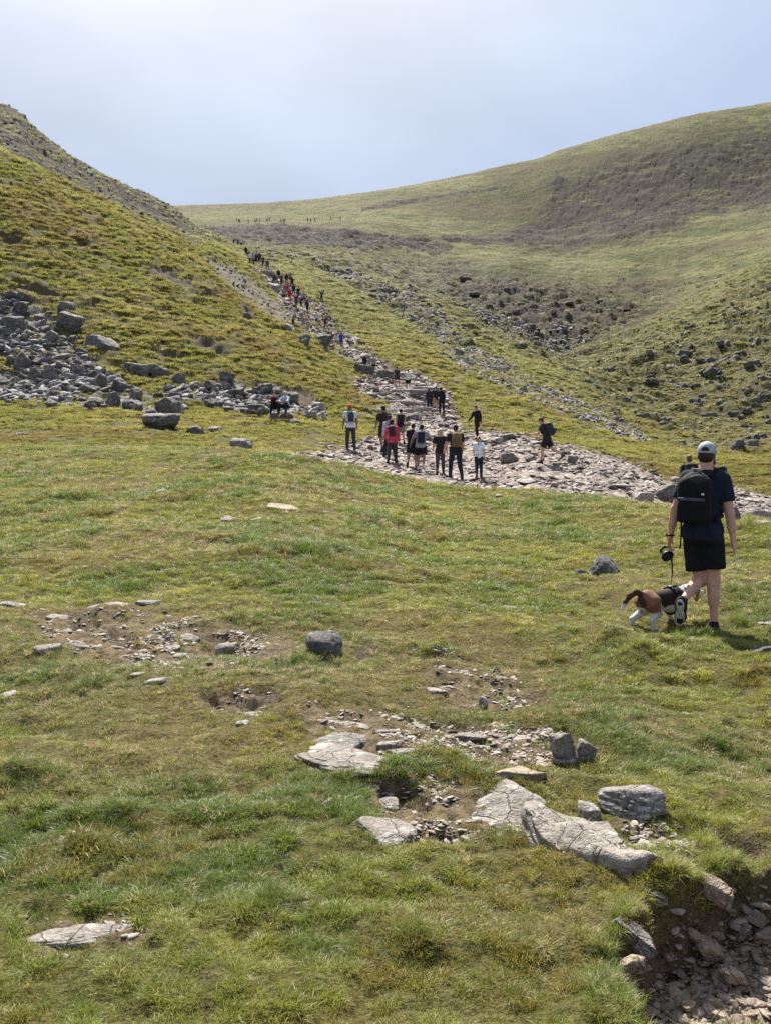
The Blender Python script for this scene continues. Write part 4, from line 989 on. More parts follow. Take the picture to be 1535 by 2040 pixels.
# ------------------------------------------------------------------ figures: one continuous surface each, from blended round cones and ellipsoids
class Solid:
    def __init__(s): s.p = []
    def cone(s, a, b, r1, r2, k=.02, cut=None):
        a = np.asarray(a, float); b = np.asarray(b, float); m = max(r1, r2)
        def fn(X, Y, Z):
            d = b - a; L = float(d @ d) + 1e-12
            t = np.clip(((X - a[0]) * d[0] + (Y - a[1]) * d[1] + (Z - a[2]) * d[2]) / L, 0, 1)
            return np.sqrt((X - a[0] - t * d[0]) ** 2 + (Y - a[1] - t * d[1]) ** 2 + (Z - a[2] - t * d[2]) ** 2) - (r1 + (r2 - r1) * t)
        s.p.append((fn, np.minimum(a, b) - m, np.maximum(a, b) + m, k, 0, cut)); return s
    def ell(s, c, r, M=None, k=.03, op=0, cut=None):
        c = np.asarray(c, float); r = np.asarray(r, float); m = r.max()
        M = np.eye(3) if M is None else M
        def fn(X, Y, Z):
            x, y, z = X - c[0], Y - c[1], Z - c[2]
            q = [M[0, i] * x + M[1, i] * y + M[2, i] * z for i in range(3)]
            k0 = np.sqrt(sum((q[i] / r[i]) ** 2 for i in range(3))); k1 = np.sqrt(sum((q[i] / r[i] ** 2) ** 2 for i in range(3)))
            return k0 * (k0 - 1) / (k1 + 1e-9)
        s.p.append((fn, c - m, c + m, k, op, cut)); return s
    def box(s, c, h, rad, M=None, k=.01, op=0, cut=None):
        c = np.asarray(c, float); h = np.asarray(h, float); m = float(np.linalg.norm(h)) + rad
        M = np.eye(3) if M is None else M
        def fn(X, Y, Z):
            x, y, z = X - c[0], Y - c[1], Z - c[2]
            q = [np.abs(M[0, i] * x + M[1, i] * y + M[2, i] * z) - (h[i] - rad) for i in range(3)]
            o = np.sqrt(sum(np.maximum(v, 0) ** 2 for v in q))
            return o + np.minimum(np.maximum(q[0], np.maximum(q[1], q[2])), 0) - rad
        s.p.append((fn, c - m, c + m, k, op, cut)); return s
    def chain(s, pts, rs, k=.015, cut=None):
        for i in range(len(pts) - 1): s.cone(pts[i], pts[i + 1], rs[i], rs[i + 1], k, cut)
        return s
    def mesh(s, name, h, noise_amp=0.0, noise_sc=12.0, seed=0):
        lo = np.min([p[1] for p in s.p if p[4] == 0], 0) - 3 * h; hi = np.max([p[2] for p in s.p if p[4] == 0], 0) + 3 * h
        n = np.ceil((hi - lo) / h).astype(int) + 1
        ax = [(lo[i] + h * np.arange(n[i])).astype(np.float32) for i in range(3)]
        f = np.full(n, 1.0, np.float32)
        for fn, a, b_, k, op, cut in s.p:
            i0 = np.maximum(((a - lo - k - 2 * h) / h).astype(int), 0); i1 = np.minimum(((b_ - lo + k + 2 * h) / h).astype(int) + 2, n)
            if (i1 <= i0).any(): continue
            sl = tuple(slice(i0[q], i1[q]) for q in range(3))
            X = ax[0][sl[0]][:, None, None]; Y = ax[1][sl[1]][None, :, None]; Z = ax[2][sl[2]][None, None, :]
            d = fn(X, Y, Z)
            if cut is not None:
                for cp, cn in cut: d = np.maximum(d, (X - cp[0]) * cn[0] + (Y - cp[1]) * cn[1] + (Z - cp[2]) * cn[2])
            g = f[sl]
            if op == 0:
                t = np.maximum(k - np.abs(g - d), 0) / k; f[sl] = np.minimum(g, d) - t * t * k * .25
            else:
                d = -d; t = np.maximum(k - np.abs(g - d), 0) / k; f[sl] = np.maximum(g, d) + t * t * k * .25
        v, q = surface(f, lo, h)
        if noise_amp:
            nr = vn3(v * noise_sc + seed * 3.1, seed) + .5 * vn3(v * noise_sc * 2.3 + seed, seed + 1)
            c = v.mean(0); d = v - c; d[:, 2] *= .2; d /= np.linalg.norm(d, axis=1)[:, None] + 1e-6
            v = v + d * (nr * noise_amp)[:, None]
        return mesh_np(name, v, q)
def surface(f, lo, h):
    """surface nets"""
    ins = f < 0
    c = [(0, 0, 0), (1, 0, 0), (0, 1, 0), (1, 1, 0), (0, 0, 1), (1, 0, 1), (0, 1, 1), (1, 1, 1)]
    def sh(A, o): return A[o[0]:A.shape[0] - 1 + o[0], o[1]:A.shape[1] - 1 + o[1], o[2]:A.shape[2] - 1 + o[2]]
    cnt = sum(sh(ins, o).astype(np.int8) for o in c)
    cell = np.argwhere((cnt > 0) & (cnt < 8))
    idx = np.full(cnt.shape, -1, np.int64); idx[tuple(cell.T)] = np.arange(len(cell))
    cv = np.stack([f[cell[:, 0] + o[0], cell[:, 1] + o[1], cell[:, 2] + o[2]] for o in c], 1)
    acc = np.zeros((len(cell), 3)); num = np.zeros(len(cell))
    for a in range(8):
        for d in range(3):
            if c[a][d]: continue
            o = list(c[a]); o[d] = 1; b_ = c.index(tuple(o))
            fa, fb = cv[:, a], cv[:, b_]; m = (fa < 0) != (fb < 0)
            t = np.where(m, fa / (fa - fb + 1e-12), 0)
            p = np.tile(np.array(c[a], float), (len(cell), 1)); p[:, d] += t
            acc += p * m[:, None]; num += m
    v = lo + h * (cell + acc / num[:, None])
    Q = []
    for d in range(3):
        e1, e2 = [i for i in range(3) if i != d]
        a = ins[tuple(slice(0, -1) if i == d else slice(None) for i in range(3))]; b_ = ins[tuple(slice(1, None) if i == d else slice(None) for i in range(3))]
        E_ = np.argwhere(a != b_)
        E_ = E_[(E_[:, e1] > 0) & (E_[:, e2] > 0) & (E_[:, e1] < f.shape[e1] - 1) & (E_[:, e2] < f.shape[e2] - 1)]
        flip = a[tuple(E_.T)]
        k = []
        for o1, o2 in ((-1, -1), (0, -1), (0, 0), (-1, 0)):
            q = E_.copy(); q[:, e1] += o1; q[:, e2] += o2; k.append(idx[tuple(q.T)])
        k = np.stack(k, 1)
        if d == 1: flip = ~flip
        k[~flip] = k[~flip][:, ::-1]
        Q.append(k)
    return v, np.concatenate(Q)

def rotx(a): return np.array([[1, 0, 0], [0, cos(a), -sin(a)], [0, sin(a), cos(a)]])
def roty(a): return np.array([[cos(a), 0, sin(a)], [0, 1, 0], [-sin(a), 0, cos(a)]])
def rotz(a): return np.array([[cos(a), -sin(a), 0], [sin(a), cos(a), 0], [0, 0, 1]])
_mats = {}
def cloth(name, c, rough=.9, var=.25):
    key = (name, tuple(c))
    if key not in _mats:
        m, b = new_mat(name)
        p = b.n('NewGeometry').outputs['Position']
        n = b.noise(p, 14, 3, .6); w = b.noise(p, 260, 2)
        c1 = b.mix(b.ramp(n, .3, .7), tuple(x * (1 - var) for x in c), tuple(min(1, x * (1 + var)) for x in c))
        bp = b.n('Bump', {'Height': b.math('ADD', b.math('MULTIPLY', n, .6), b.math('MULTIPLY', w, .05)), 'Strength': .5, 'Distance': .03})
        b.fin(b.n('BsdfPrincipled', {'Base Color': c1, 'Roughness': rough, 'Specular IOR Level': .18, 'Normal': bp.outputs['Normal']}).outputs[0])
        _mats[key] = m
    return _mats[key]
def skin(c=(.50, .27, .19)):
    return cloth('skin', c, .55, .10)
SKIN = (.52, .29, .21)

class Fig:
    """joints of a posed person, facing +Y, feet on z = 0; angles in degrees"""
    def __init__(s, h=1.75, lean=4, hipL=(12, 2, 8), hipR=(-10, 2, 14), footL=0, footR=0, armL=(5, 10, 15), armR=(-5, 10, 15), head=(0, 0), twist=0, wide=1.0, side=0, fist=0.4, armk=1.0, lat=(None, None)):
        s.h = h; s.wide = wide; s.fist = fist
        s.T = rotz(R(twist)) @ roty(R(side)) @ rotx(-R(lean))
        s.hip = {}; s.knee = {}; s.ank = {}; s.fd = {}; s.dn = {}
        for sd_, (fl, ab, kn), fp, lt in ((-1, hipL, footL, lat[0]), (1, hipR, footR, lat[1])):
            p = np.array([sd_ * .092 * wide, 0, 0])
            a, b_ = R(fl), R(ab)
            td = np.array([sd_ * sin(b_), sin(a) * cos(b_), -cos(a) * cos(b_)])
            k = p + td * .435
            a2 = R(fl - kn)
            sdv = np.array([sd_ * sin(b_) * .6 if lt is None else lt, sin(a2), -cos(a2)]); sdv /= np.linalg.norm(sdv)
            an = k + sdv * .415
            f_ = R(fp)
            s.hip[sd_], s.knee[sd_], s.ank[sd_] = p, k, an
            s.fd[sd_] = np.array([sd_ * .12, cos(f_), -sin(f_)]); s.dn[sd_] = np.array([0, -sin(f_), -cos(f_)])
        low = min(min((s.ank[q] + s.dn[q] * .085 - s.fd[q] * .05)[2], (s.ank[q] + s.dn[q] * .085 + s.fd[q] * .17)[2]) for q in (-1, 1))
        up = np.array([0, 0, -low])
        for q in (-1, 1): s.hip[q] = s.hip[q] + up; s.knee[q] = s.knee[q] + up; s.ank[q] = s.ank[q] + up
        s.pel = np.array([0, 0, .03]) + up
        def tp(x, y, z): return s.pel + s.T @ np.array([x, y, z])
        s.tp = tp
        s.sh = {q: tp(q * .178 * wide, 0, .47) for q in (-1, 1)}
        s.el = {}; s.wr = {}; s.hd = {}
        for q, (fl, ab, be) in ((-1, armL), (1, armR)):
            a, b_ = R(fl), R(ab)
            ud = np.array([q * sin(b_), sin(a) * cos(b_), -cos(a) * cos(b_)])
            a2 = R(fl + be); b2 = R(ab * .55)
            ld = np.array([q * sin(b2), sin(a2) * cos(b2), -cos(a2) * cos(b2)])
            s.el[q] = s.sh[q] + ud * .285 * armk; s.wr[q] = s.el[q] + ld * .25 * armk; s.hd[q] = ld
        s.HM = s.T @ rotz(R(head[1])) @ rotx(-R(head[0]) + R(lean) * .7)
        s.neck = tp(0, -.01, .53)
        s.hc = s.neck + s.HM @ np.array([0, .02, .165])
        s.k = h / 1.78
    def bk(s, q):
        v = np.cross(s.ank[q] - s.knee[q], (1, 0, 0)); v /= np.linalg.norm(v) + 1e-9
        return -v if v @ s.fd[q] > 0 else v
    def hp(s, x, y, z): return s.hc + s.HM @ np.array([x, y, z])
    def torso(s, S, g=0.0, arms=None, neck=True):
        w = s.wide; T = s.T
        S.ell(s.tp(0, -.005, 0), (.165 * w + g, .112 + g, .125 + g), T, .05)
        S.ell(s.tp(0, 0, .16), (.142 * w + g, .10 + g, .16 + g), T, .06)
        S.ell(s.tp(0, -.005, .34), (.165 * w + g, .118 + g, .18 + g), T, .06)
        S.cone(s.tp(-.135 * w, -.005, .465), s.tp(.135 * w, -.005, .465), .062 + g, .062 + g, .05)
        return S
    def skin_body(s):
        S = Solid(); s.torso(S, -.008)
        S.cone(s.tp(0, -.012, .46), s.hp(0, -.015, -.06), .062, .056, .04)
        for q in (-1, 1):
            S.cone(s.tp(q * .075, -.06, -.05), s.tp(q * .075, -.06, -.04), .082, .082, .04)
            S.cone(s.hip[q], s.knee[q], .088, .056, .035)
            S.cone(s.knee[q] + (0, .012, .02), s.knee[q] - (0, 0, .03), .052, .050, .03)
            d = s.ank[q] - s.knee[q]; bk = np.cross(d, (1, 0, 0)); bk /= np.linalg.norm(bk) + 1e-9
            if bk @ s.fd[q] > 0: bk = -bk
            S.ell(s.knee[q] + d * .3 + bk * .012, (.052, .056, .13), frame(-d), .03)
            S.cone(s.knee[q], s.ank[q], .047, .034, .03)
            s.foot(S, q, -.004)
            S.cone(s.sh[q], s.el[q], .054, .041, .035); S.cone(s.el[q], s.el[q] * .45 + s.wr[q] * .55, .040, .038, .02); S.cone(s.el[q], s.wr[q], .039, .026, .02)
            s.hand(S, q)
        S.ell(s.hp(0, -.012, .025), (.074, .094, .092), s.HM, .02)
        S.ell(s.hp(0, .03, -.055), (.055, .062, .062), s.HM, .03)
        S.cone(s.hp(0, .088, .0), s.hp(0, .108, -.032), .011, .015, .012)
        S.ell(s.hp(0, .078, -.085), (.028, .018, .02), s.HM, .02)
        S.cone(s.hp(-.018, .090, -.062), s.hp(.018, .090, -.062), .007, .007, .008)
        for q in (-1, 1):
            S.ell(s.hp(q * .076, -.012, -.005), (.010, .020, .032), s.HM, .008)
            S.ell(s.hp(q * .030, .092, .012), (.017, .012, .010), s.HM, .012, 1)
        return S
    def foot(s, S, q, g=0.0, k=.02):
        a, f_, d = s.ank[q], s.fd[q], s.dn[q]; x = np.array([1.0, 0, 0])
        S.cone(a - f_ * .02 + d * .055, a - f_ * .045 + d * .05, .034 + g, .032 + g, k)
        S.cone(a + d * .01, a + f_ * .03 + d * .04, .036 + g, .040 + g, k)
        for o in (-.02, .016): S.cone(a + d * .052 - f_ * .02 + x * o * .5, a + f_ * .125 + d * .062 + x * o, .032 + g, .026 + g, k)
        S.cone(a + f_ * .125 + d * .062 - x * .016, a + f_ * .175 + d * .064 - x * .01, .026 + g, .020 + g, k)
        S.cone(a + f_ * .125 + d * .062 + x * .016, a + f_ * .165 + d * .064 + x * .014, .026 + g, .020 + g, k)
    def hand(s, S, q, curl=None):
        w, d = s.wr[q], s.hd[q]
        n = np.array([-q, 0.0, 0]); n = n - d * (n @ d); n /= np.linalg.norm(n)      # palm faces the thigh
        f_ = np.cross(d, n) * 1.0
        if f_[1] < 0: f_ = -f_
        M = np.stack([n, f_, d], 1)
        S.cone(w, w + d * .03, .025, .024, .02)
        S.ell(w + d * .055, (.017, .039, .052), M, .015)
        cu = s.fist if curl is None else curl
        for i, (o, L) in enumerate(((.029, .070), (.010, .079), (-.009, .074), (-.026, .058))):
            p = w + d * .092 + f_ * o; a = .25 + cu * .4
            for j, fr in enumerate((.45, .32, .23)):
                dv = d * cos(a) + n * sin(a); e = p + dv * L * fr
                S.cone(p, e, .0092 - .0009 * j, .0085 - .0009 * j, .004); p = e; a += .25 + cu * (.9 + .06 * i)
        p = w + d * .03 + f_ * .026
        for dv, L, r in ((d * .7 + f_ * .6 + n * .25, .040, .0115), (d * .9 + f_ * .25 + n * .45, .032, .0098)):
            dv = dv / np.linalg.norm(dv); e = p + dv * L; S.cone(p, e, r, r * .9, .008); p = e
        return M
    def top(s, style, g=.014):
        S = Solid(); s.torso(S, g)
        hem = {'tee': -.10, 'long': -.13, 'hoodie': -.15, 'vest': -.12, 'dress': -.30}[style]
        if style == 'dress':
            S.cone(s.tp(0, 0, .05), s.tp(0, -.02, -.33), .13, .19, .05)
        else:
            S.cone(s.tp(-.05, 0, .0), s.tp(-.05, 0, -.12), .125 * s.wide + g, .115 * s.wide + g, .05); S.cone(s.tp(.05, 0, .0), s.tp(.05, 0, -.12), .125 * s.wide + g, .115 * s.wide + g, .05)
        S.p.append((lambda X, Y, Z, c=s.tp(0, 0, hem), n=s.T @ np.array([0, 0, 1.0]): (X - c[0]) * n[0] + (Y - c[1]) * n[1] + (Z - c[2]) * n[2], s.tp(0, 0, hem) - .5, s.tp(0, 0, hem) + (.5, .5, .3), .004, 1, None))
        for q in (-1, 1):
            S.cone(s.tp(q * .07, -.05, -.04), s.tp(q * .07, -.05, -.03), .084 + g, .084 + g, .05)
        S.p.append(S.p.pop(-3))
        for q in (-1, 1):
            if style == 'vest': continue
            ud = s.el[q] - s.sh[q]; u1 = ud / np.linalg.norm(ud)
            if style in ('tee', 'dress'):
                c = s.sh[q] + ud * .68
                S.cone(s.sh[q], s.sh[q] + ud * 1.0, .058 + g, .050 + g, .035, [(c, u1)])
            else:
                S.cone(s.sh[q], s.el[q], .058 + g, .048 + g, .035)
                S.cone(s.el[q], s.wr[q], .046 + g, .034 + g, .02, [(s.wr[q] - s.hd[q] * .01, s.hd[q])])
        if style == 'hoodie':
            S.ell(s.tp(0, -.08, .52), (.11, .06, .07), s.T, .03)
        S.cone(s.tp(0, -.012, .46), s.tp(0, -.012, .52), .066 + g * .6, .062 + g * .4, .03, [(s.tp(0, 0, .535), s.T @ np.array([0, .25, .97]))])
        return S
    def bottom(s, style, g=.012):
        S = Solid()
        S.ell(s.tp(0, -.005, -.01), (.165 * s.wide + g, .115 + g, .125 + g), s.T, .05)
        S.ell(s.tp(0, 0, .06), (.150 * s.wide + g, .105 + g, .08 + g), s.T, .05)
        for q in (-1, 1):
            S.cone(s.tp(q * .075, -.055, -.05), s.tp(q * .075, -.055, -.04), .084 + g, .084 + g, .04)
            d = s.knee[q] - s.hip[q]; u = d / np.linalg.norm(d)
            if style == 'shorts':
                S.cone(s.hip[q], s.hip[q] + d * 1.0, .098 + g, .112 + g, .04, [(s.hip[q] + d * .74, u)])
            elif style == 'skirt':
                S.cone(s.hip[q], s.hip[q] + d * 1.0, .098 + g, .13 + g, .06, [(s.hip[q] + d * .6, u)])
            else:
                t = g if style == 'trousers' else g * .2
                S.cone(s.hip[q], s.knee[q], .092 + t, .062 + t, .04); S.ell(s.knee[q] + (s.ank[q] - s.knee[q]) * .3 + s.bk(q) * .012, (.054 + t, .058 + t, .14), frame(s.knee[q] - s.ank[q]), .03); S.cone(s.knee[q], s.ank[q], .056 + t, .044 + t, .03, [(s.ank[q] + (s.ank[q] - s.knee[q]) * .04, s.dn[q] * .0 + (s.ank[q] - s.knee[q]) / np.linalg.norm(s.ank[q] - s.knee[q]))])
        return S
    def shoes(s, g=.007):
        S = Solid()
        for q in (-1, 1):
            s.foot(S, q, g); S.cone(s.ank[q] + s.dn[q] * .03, s.ank[q] - s.dn[q] * .02, .042, .040, .02)
            for o in (-.5, .5):
                S.cone(s.ank[q] + s.dn[q] * .083 - s.fd[q] * .045, s.ank[q] + s.dn[q] * .085 + s.fd[q] * .16, .012, .012, .02)
        return S
    def hair(s, style):
        S = Solid()
        cutp = [(s.hp(0, .045, .0), s.HM @ np.array([0, .93, -.37]))]
        if style == 'bald': return None
        S.ell(s.hp(0, -.016, .032), (.079, .098, .094), s.HM, .01, 0, cutp)
        S.ell(s.hp(0, -.05, -.02), (.068, .062, .065), s.HM, .02, 0, [(s.hp(0, -.02, 0), s.HM @ np.array([0, 1.0, 0]))])
        if style == 'long':
            for q in (-1, 0, 1): S.chain([s.hp(q * .04, -.08, .02), s.hp(q * .05, -.085, -.10), s.hp(q * .045, -.07, -.21)], [.045, .042, .02], .03)
        if style in ('ponytail', 'braid'):
            S.chain([s.hp(0, -.10, .05), s.hp(0, -.135, .0), s.hp(0, -.125, -.12), s.hp(.01, -.11, -.26), s.hp(.012, -.10, -.36)], [.03, .026, .024, .020, .010], .015)
        if style == 'bun': S.ell(s.hp(0, -.08, .11), (.036, .036, .034), s.HM, .01)
        return S
    def hat(s, style):
        S = Solid()
        if style == 'beanie':
            S.ell(s.hp(0, -.014, .04), (.084, .104, .098), s.HM, .01, 0, [(s.hp(0, 0, .015), s.HM @ np.array([0, -.1, -.99]))]); return S
        S.ell(s.hp(0, -.012, .048), (.085, .106, .086), s.HM, .01, 0, [(s.hp(0, 0, .035), s.HM @ np.array([0, -.12, -.99]))])
        S.ell(s.hp(0, .125, .045), (.062, .075, .009), s.HM @ rotx(-.15), .01)
        return S
def frame(d):
    d = np.asarray(d, float); d = d / np.linalg.norm(d)
    a = np.cross((0, 1.0, 0), d); a /= np.linalg.norm(a) + 1e-9
    return np.stack([a, np.cross(d, a), d], 1)
def pack_parts(f, big=1.0, deep=1.0):
    """a rucksack against the back of a figure: (bag, pocket, straps)"""
    c = f.tp(0, -.20 - .02 * deep, .29); T = f.T
    B = Solid(); B.box(c, (.145 * big, .085 * deep, .215 * big), .06, T, .01); B.ell(f.tp(0, -.20, .29 + .17 * big), (.125 * big, .075 * deep, .08), T, .05)
    P = Solid(); P.box(f.tp(0, -.205 - .105 * deep, .20), (.115 * big, .035, .10 * big), .032, T, .01)
    K = Solid()
    for q in (-1, 1):
        pts = [f.tp(q * .085, -.125, .49), f.tp(q * .095, -.05, .545), f.tp(q * .10, .06, .52), f.tp(q * .105, .128, .40), f.tp(q * .12, .12, .25), f.tp(q * .15, .02, .14), f.tp(q * .13, -.12, .12)]
        K.chain(pts, [.020] * 7, .01)
    return B, P, K

def person(label, loc, rz, fig, top=('tee', (.03, .03, .035)), bottom=('shorts', (.02, .02, .024)), shoes=(.05, .05, .05), hair=('short', (.04, .025, .018)), hat=None, sk=SKIN, res=.010, group=None, pack=None, wr=.006, cat='person'):
    """builds the figure and its clothes; a rucksack is a thing of its own hung on the back"""
    t = empty('person', loc, rz); t.scale = (fig.k,) * 3; tag(t, label, cat, group)
    def add(nm, S, h, m, na=0.0, nsc=11):
        if S is None: return None
        _seed[0] += 1
        return link(nm, S.mesh(nm, h, na, nsc, _seed[0]), m, t)
    add('body', fig.skin_body(), res, skin(sk))
    if top[0] != 'none': add('shirt' if top[0] in ('tee', 'vest') else 'jacket' if top[0] != 'dress' else 'dress', fig.top(top[0]), res, cloth('fabric', top[1]), wr)
    add({'shorts': 'shorts', 'skirt': 'skirt'}.get(bottom[0], 'trousers'), fig.bottom(bottom[0]), res, cloth('fabric', bottom[1]), wr)
    add('shoes', fig.shoes(), res, cloth('shoe', shoes))
    if hair and hair[0] != 'bald' and not (hat and hat[0] == 'beanie'): add('hair', fig.hair(hair[0]), res, cloth('hair', hair[1], .6))
    if hat: add('beanie' if hat[0] == 'beanie' else 'cap', fig.hat(hat[0]), res, cloth('hat', hat[1]))
    pk = None
    if pack:
        col, lab = pack[0], pack[1]; big = pack[2] if len(pack) > 2 else 1.0; deep = pack[3] if len(pack) > 3 else 1.0
        pk = empty('backpack', loc, rz); pk.scale = (fig.k,) * 3; tag(pk, lab, 'backpack', 'backpacks worn by the hikers')
        B, P, K = pack_parts(fig, big, deep)
        for nm, S in (('bag', B), ('pocket', P), ('shoulder_straps', K)):
            link(nm, S.mesh(nm, res, 0), cloth('nylon', col if nm != 'pocket' else tuple(x * .8 for x in col), .75), pk)
    return t, pk

def stand(px, py, Y, dz=0.0):
    """a spot on the ground at distance Y in the direction of a photo column"""
    x = (px - CX) / F * Y
    return (x, Y, gz(x, Y) + dz)
def foot_y(px, py, lo=20):
    return hit_y(px, py, lo)

BLK = (.022, .022, .026); NAVY = (.022, .028, .055); CHAR = (.045, .045, .052)
G = 'hikers on the stony path'
WALK1 = dict(hipL=(25, 2, 14), hipR=(-20, 2, 26), footR=40, armL=(-20, 9, 16), armR=(24, 9, 28), lean=7)
WALK2 = dict(hipL=(-18, 2, 32), hipR=(24, 2, 16), footL=42, armL=(22, 9, 28), armR=(-18, 9, 16), lean=7)
STEP = dict(hipL=(36, 3, 46), hipR=(-6, 2, 8), armL=(-10, 10, 20), armR=(20, 10, 30), lean=10)
STANDP = dict(hipL=(3, 3, 3), hipR=(-3, 3, 4), armL=(2, 10, 14), armR=(2, 10, 14), lean=2)
def H(px, py, hpx, **kw):
    """Y from the ground at the feet unless given; height in metres from the height in the photograph"""
    Y = kw.pop('Y', None) or foot_y(px, py)
    return Y, hpx / F * Y
def hiker(label, px, py, hpx, rz=0, pose=WALK1, Y=None, hmax=None, **kw):
    Y, h = H(px, py, hpx, Y=Y)
    pk = {k: kw.pop(k) for k in ('lean', 'wide', 'head', 'twist', 'armL', 'armR', 'fist', 'side') if k in kw}
    q = {**pose, **pk}
    for k_ in ('hipL', 'hipR'):
        a_ = q[k_]; q[k_] = (a_[0] + rnd.uniform(-5, 5), a_[1] + rnd.uniform(-1, 1.5), max(3, a_[2] + rnd.uniform(-5, 7)))
    for k_ in ('armL', 'armR'):
        a_ = q[k_]; q[k_] = (a_[0] + rnd.uniform(-8, 8), a_[1] + rnd.uniform(-2, 5), a_[2] + rnd.uniform(-6, 22))
    q.setdefault('head', (rnd.uniform(0, 16), rnd.uniform(-22, 22))); q.setdefault('side', rnd.uniform(-3, 3))
    rz += rnd.uniform(-10, 10)
    f = Fig(h=h, **q)
    return person(label, stand(px, py, Y), R(rz), f, group=kw.pop('group', G), **kw)

hiker('hiker in orange beanie, white shirt and dark trousers at the left of the path', 698, 917, 93, 4, STANDP, top=('tee', (.62, .64, .66)), bottom=('trousers', CHAR), hat=('beanie', (.62, .10, .03)), pack=((.05, .055, .065), 'grey backpack on the hiker in the orange beanie', .8, .8), lean=4, sk=(.20, .11, .08), Y=39)
hiker('hiker in a dark maroon top walking behind the pink jacket', 765, 912, 99, 0, WALK2, Y=41, top=('tee', (.040, .022, .026)), bottom=('shorts', (.05, .03, .03)), hair=('short', (.012, .01, .01)), sk=(.28, .15, .11), wide=1.05)
hiker('hiker in a pale grey jacket and dark cap ahead of the pink jacket', 775, 922, 90, 5, WALK1, Y=38, top=('long', (.42, .44, .48)), bottom=('trousers', NAVY), hat=('cap', (.05, .055, .07)), pack=((.06, .065, .08), 'dark pack on the hiker in the pale grey jacket', .7, .8))
hiker('hiker in a pink red jacket and dark trousers bending forward', 781, 934, 92, -12, WALK2, Y=34, lean=17, top=('hoodie', (.55, .06, .10)), bottom=('trousers', (.05, .042, .045)), hair=('short', (.012, .01, .01)), pack=((.03, .032, .04), 'black backpack on the hiker in the pink red jacket', .85, 1.1), sk=(.25, .14, .10))
hiker('bare armed hiker in shorts with a black backpack, farther up behind the pink jacket', 797, 893, 74, 0, WALK1, Y=45, top=('vest', BLK), bottom=('shorts', (.20, .16, .12)), pack=(BLK, 'black backpack on the bare armed hiker in shorts', .95, 1.0), hair=('short', (.02, .015, .012)))
hiker('dark haired hiker in a loose black dress left of the grey shirted man', 820, 936, 93, -8, WALK2, Y=34.5, top=('dress', (.018, .018, .02)), bottom=('shorts', BLK), hair=('short', (.012, .01, .01)), sk=(.35, .20, .14))
hiker('man in a grey T-shirt, black shorts and white shoes with a navy backpack', 838, 941, 94, 3, WALK1, Y=34, wide=1.12, top=('tee', (.27, .26, .27)), bottom=('shorts', (.016, .016, .022)), shoes=(.75, .75, .78), hair=('short', (.014, .011, .01)), pack=((.018, .022, .045), 'navy backpack on the man in the grey T-shirt', .95, 1.0), armL=(5, 32, 20), armR=(5, 36, 30), sk=(.30, .17, .12))
hiker('blond hiker in a black T-shirt and grey leggings left of the tan backpack', 876, 951, 100, -3, WALK2, Y=33, top=('tee', (.020, .020, .022)), bottom=('leggings', (.065, .065, .075)), hair=('long', (.42, .29, .15)), sk=(.55, .32, .23), wide=.92)
tb = hiker('man in black T-shirt and navy trousers wearing a tan backpack', 907, 957, 114, 0, WALK1, Y=31.5, wide=1.08, top=('tee', BLK), bottom=('trousers', (.020, .024, .042)), hair=('short', (.035, .022, .016)), pack=((.16, .115, .055), 'tan brown backpack on the man in navy trousers', 1.0, 1.0), armL=(8, 14, 25))
hiker('girl in a white T-shirt with a long braid and navy leggings', 953, 958, 92, -5, WALK2, Y=32, top=('tee', (.70, .74, .82)), bottom=('leggings', (.022, .026, .045)), hair=('braid', (.30, .20, .12)), wide=.82, sk=(.55, .34, .25), shoes=(.10, .07, .06))
hiker('man in a black hoodie and trousers walking down towards the camera', 951, 876, 70, 140, STEP, top=('hoodie', (.016, .016, .018)), bottom=('trousers', (.016, .016, .02)), hair=('short', (.06, .04, .03)), wide=1.1, head=(8, -15))
hiker('man in black shorts with a big black backpack striding left over the stones', 1088, 952, 94, 62, dict(hipL=(22, 2, 10), hipR=(-26, 2, 30), footR=40, armL=(20, 8, 50), armR=(12, 8, 40), lean=16), Y=37, top=('tee', (.03, .032, .045)), bottom=('shorts', (.02, .02, .024)), hair=('short', (.05, .03, .02)), pack=((.03, .033, .045), 'big black backpack on the man striding left', 1.12, 1.35), head=(18, 0))
hiker('woman in a dark jacket and black leggings left of two walkers on the steps', 855, 837, 51, 0, WALK1, Y=72, top=('hoodie', (.035, .03, .04)), bottom=('leggings', BLK), hair=('short', (.05, .03, .02)), wide=.95)
hiker('tall hiker all in black right of the woman on the steps', 879, 838, 55, 0, STANDP, Y=71, top=('hoodie', (.018, .018, .024)), bottom=('trousers', BLK), hair=('short', (.02, .015, .012)))
hiker('hiker in tan shorts carrying a dark pack above the two on the steps', 867, 815, 48, 0, WALK2, Y=78, top=('tee', (.03, .03, .03)), bottom=('shorts', (.32, .22, .14)), pack=(BLK, 'dark pack on the hiker in tan shorts', .9, 1.0))
hiker('bare armed hiker in dark clothes turning left at the top of the steps', 791, 778, 42, 20, STEP, Y=86, top=('tee', (.05, .05, .06)), bottom=('shorts', (.05, .045, .05)), hair=('short', (.02, .015, .012)), pack=((.05, .05, .06), 'dark backpack on the hiker turning left', .8, .9))
hiker('hiker in a white top and black shorts at the top of the steps', 812, 776, 43, 0, STANDP, Y=86, top=('tee', (.60, .63, .63)), bottom=('shorts', (.02, .02, .022)), hair=('short', (.03, .02, .015)))
hiker('hiker in a blue jacket standing alone on the upper path', 680, 693, 30, 0, STANDP, Y=118, top=('hoodie', (.02, .09, .32)), bottom=('trousers', NAVY), res=.014)
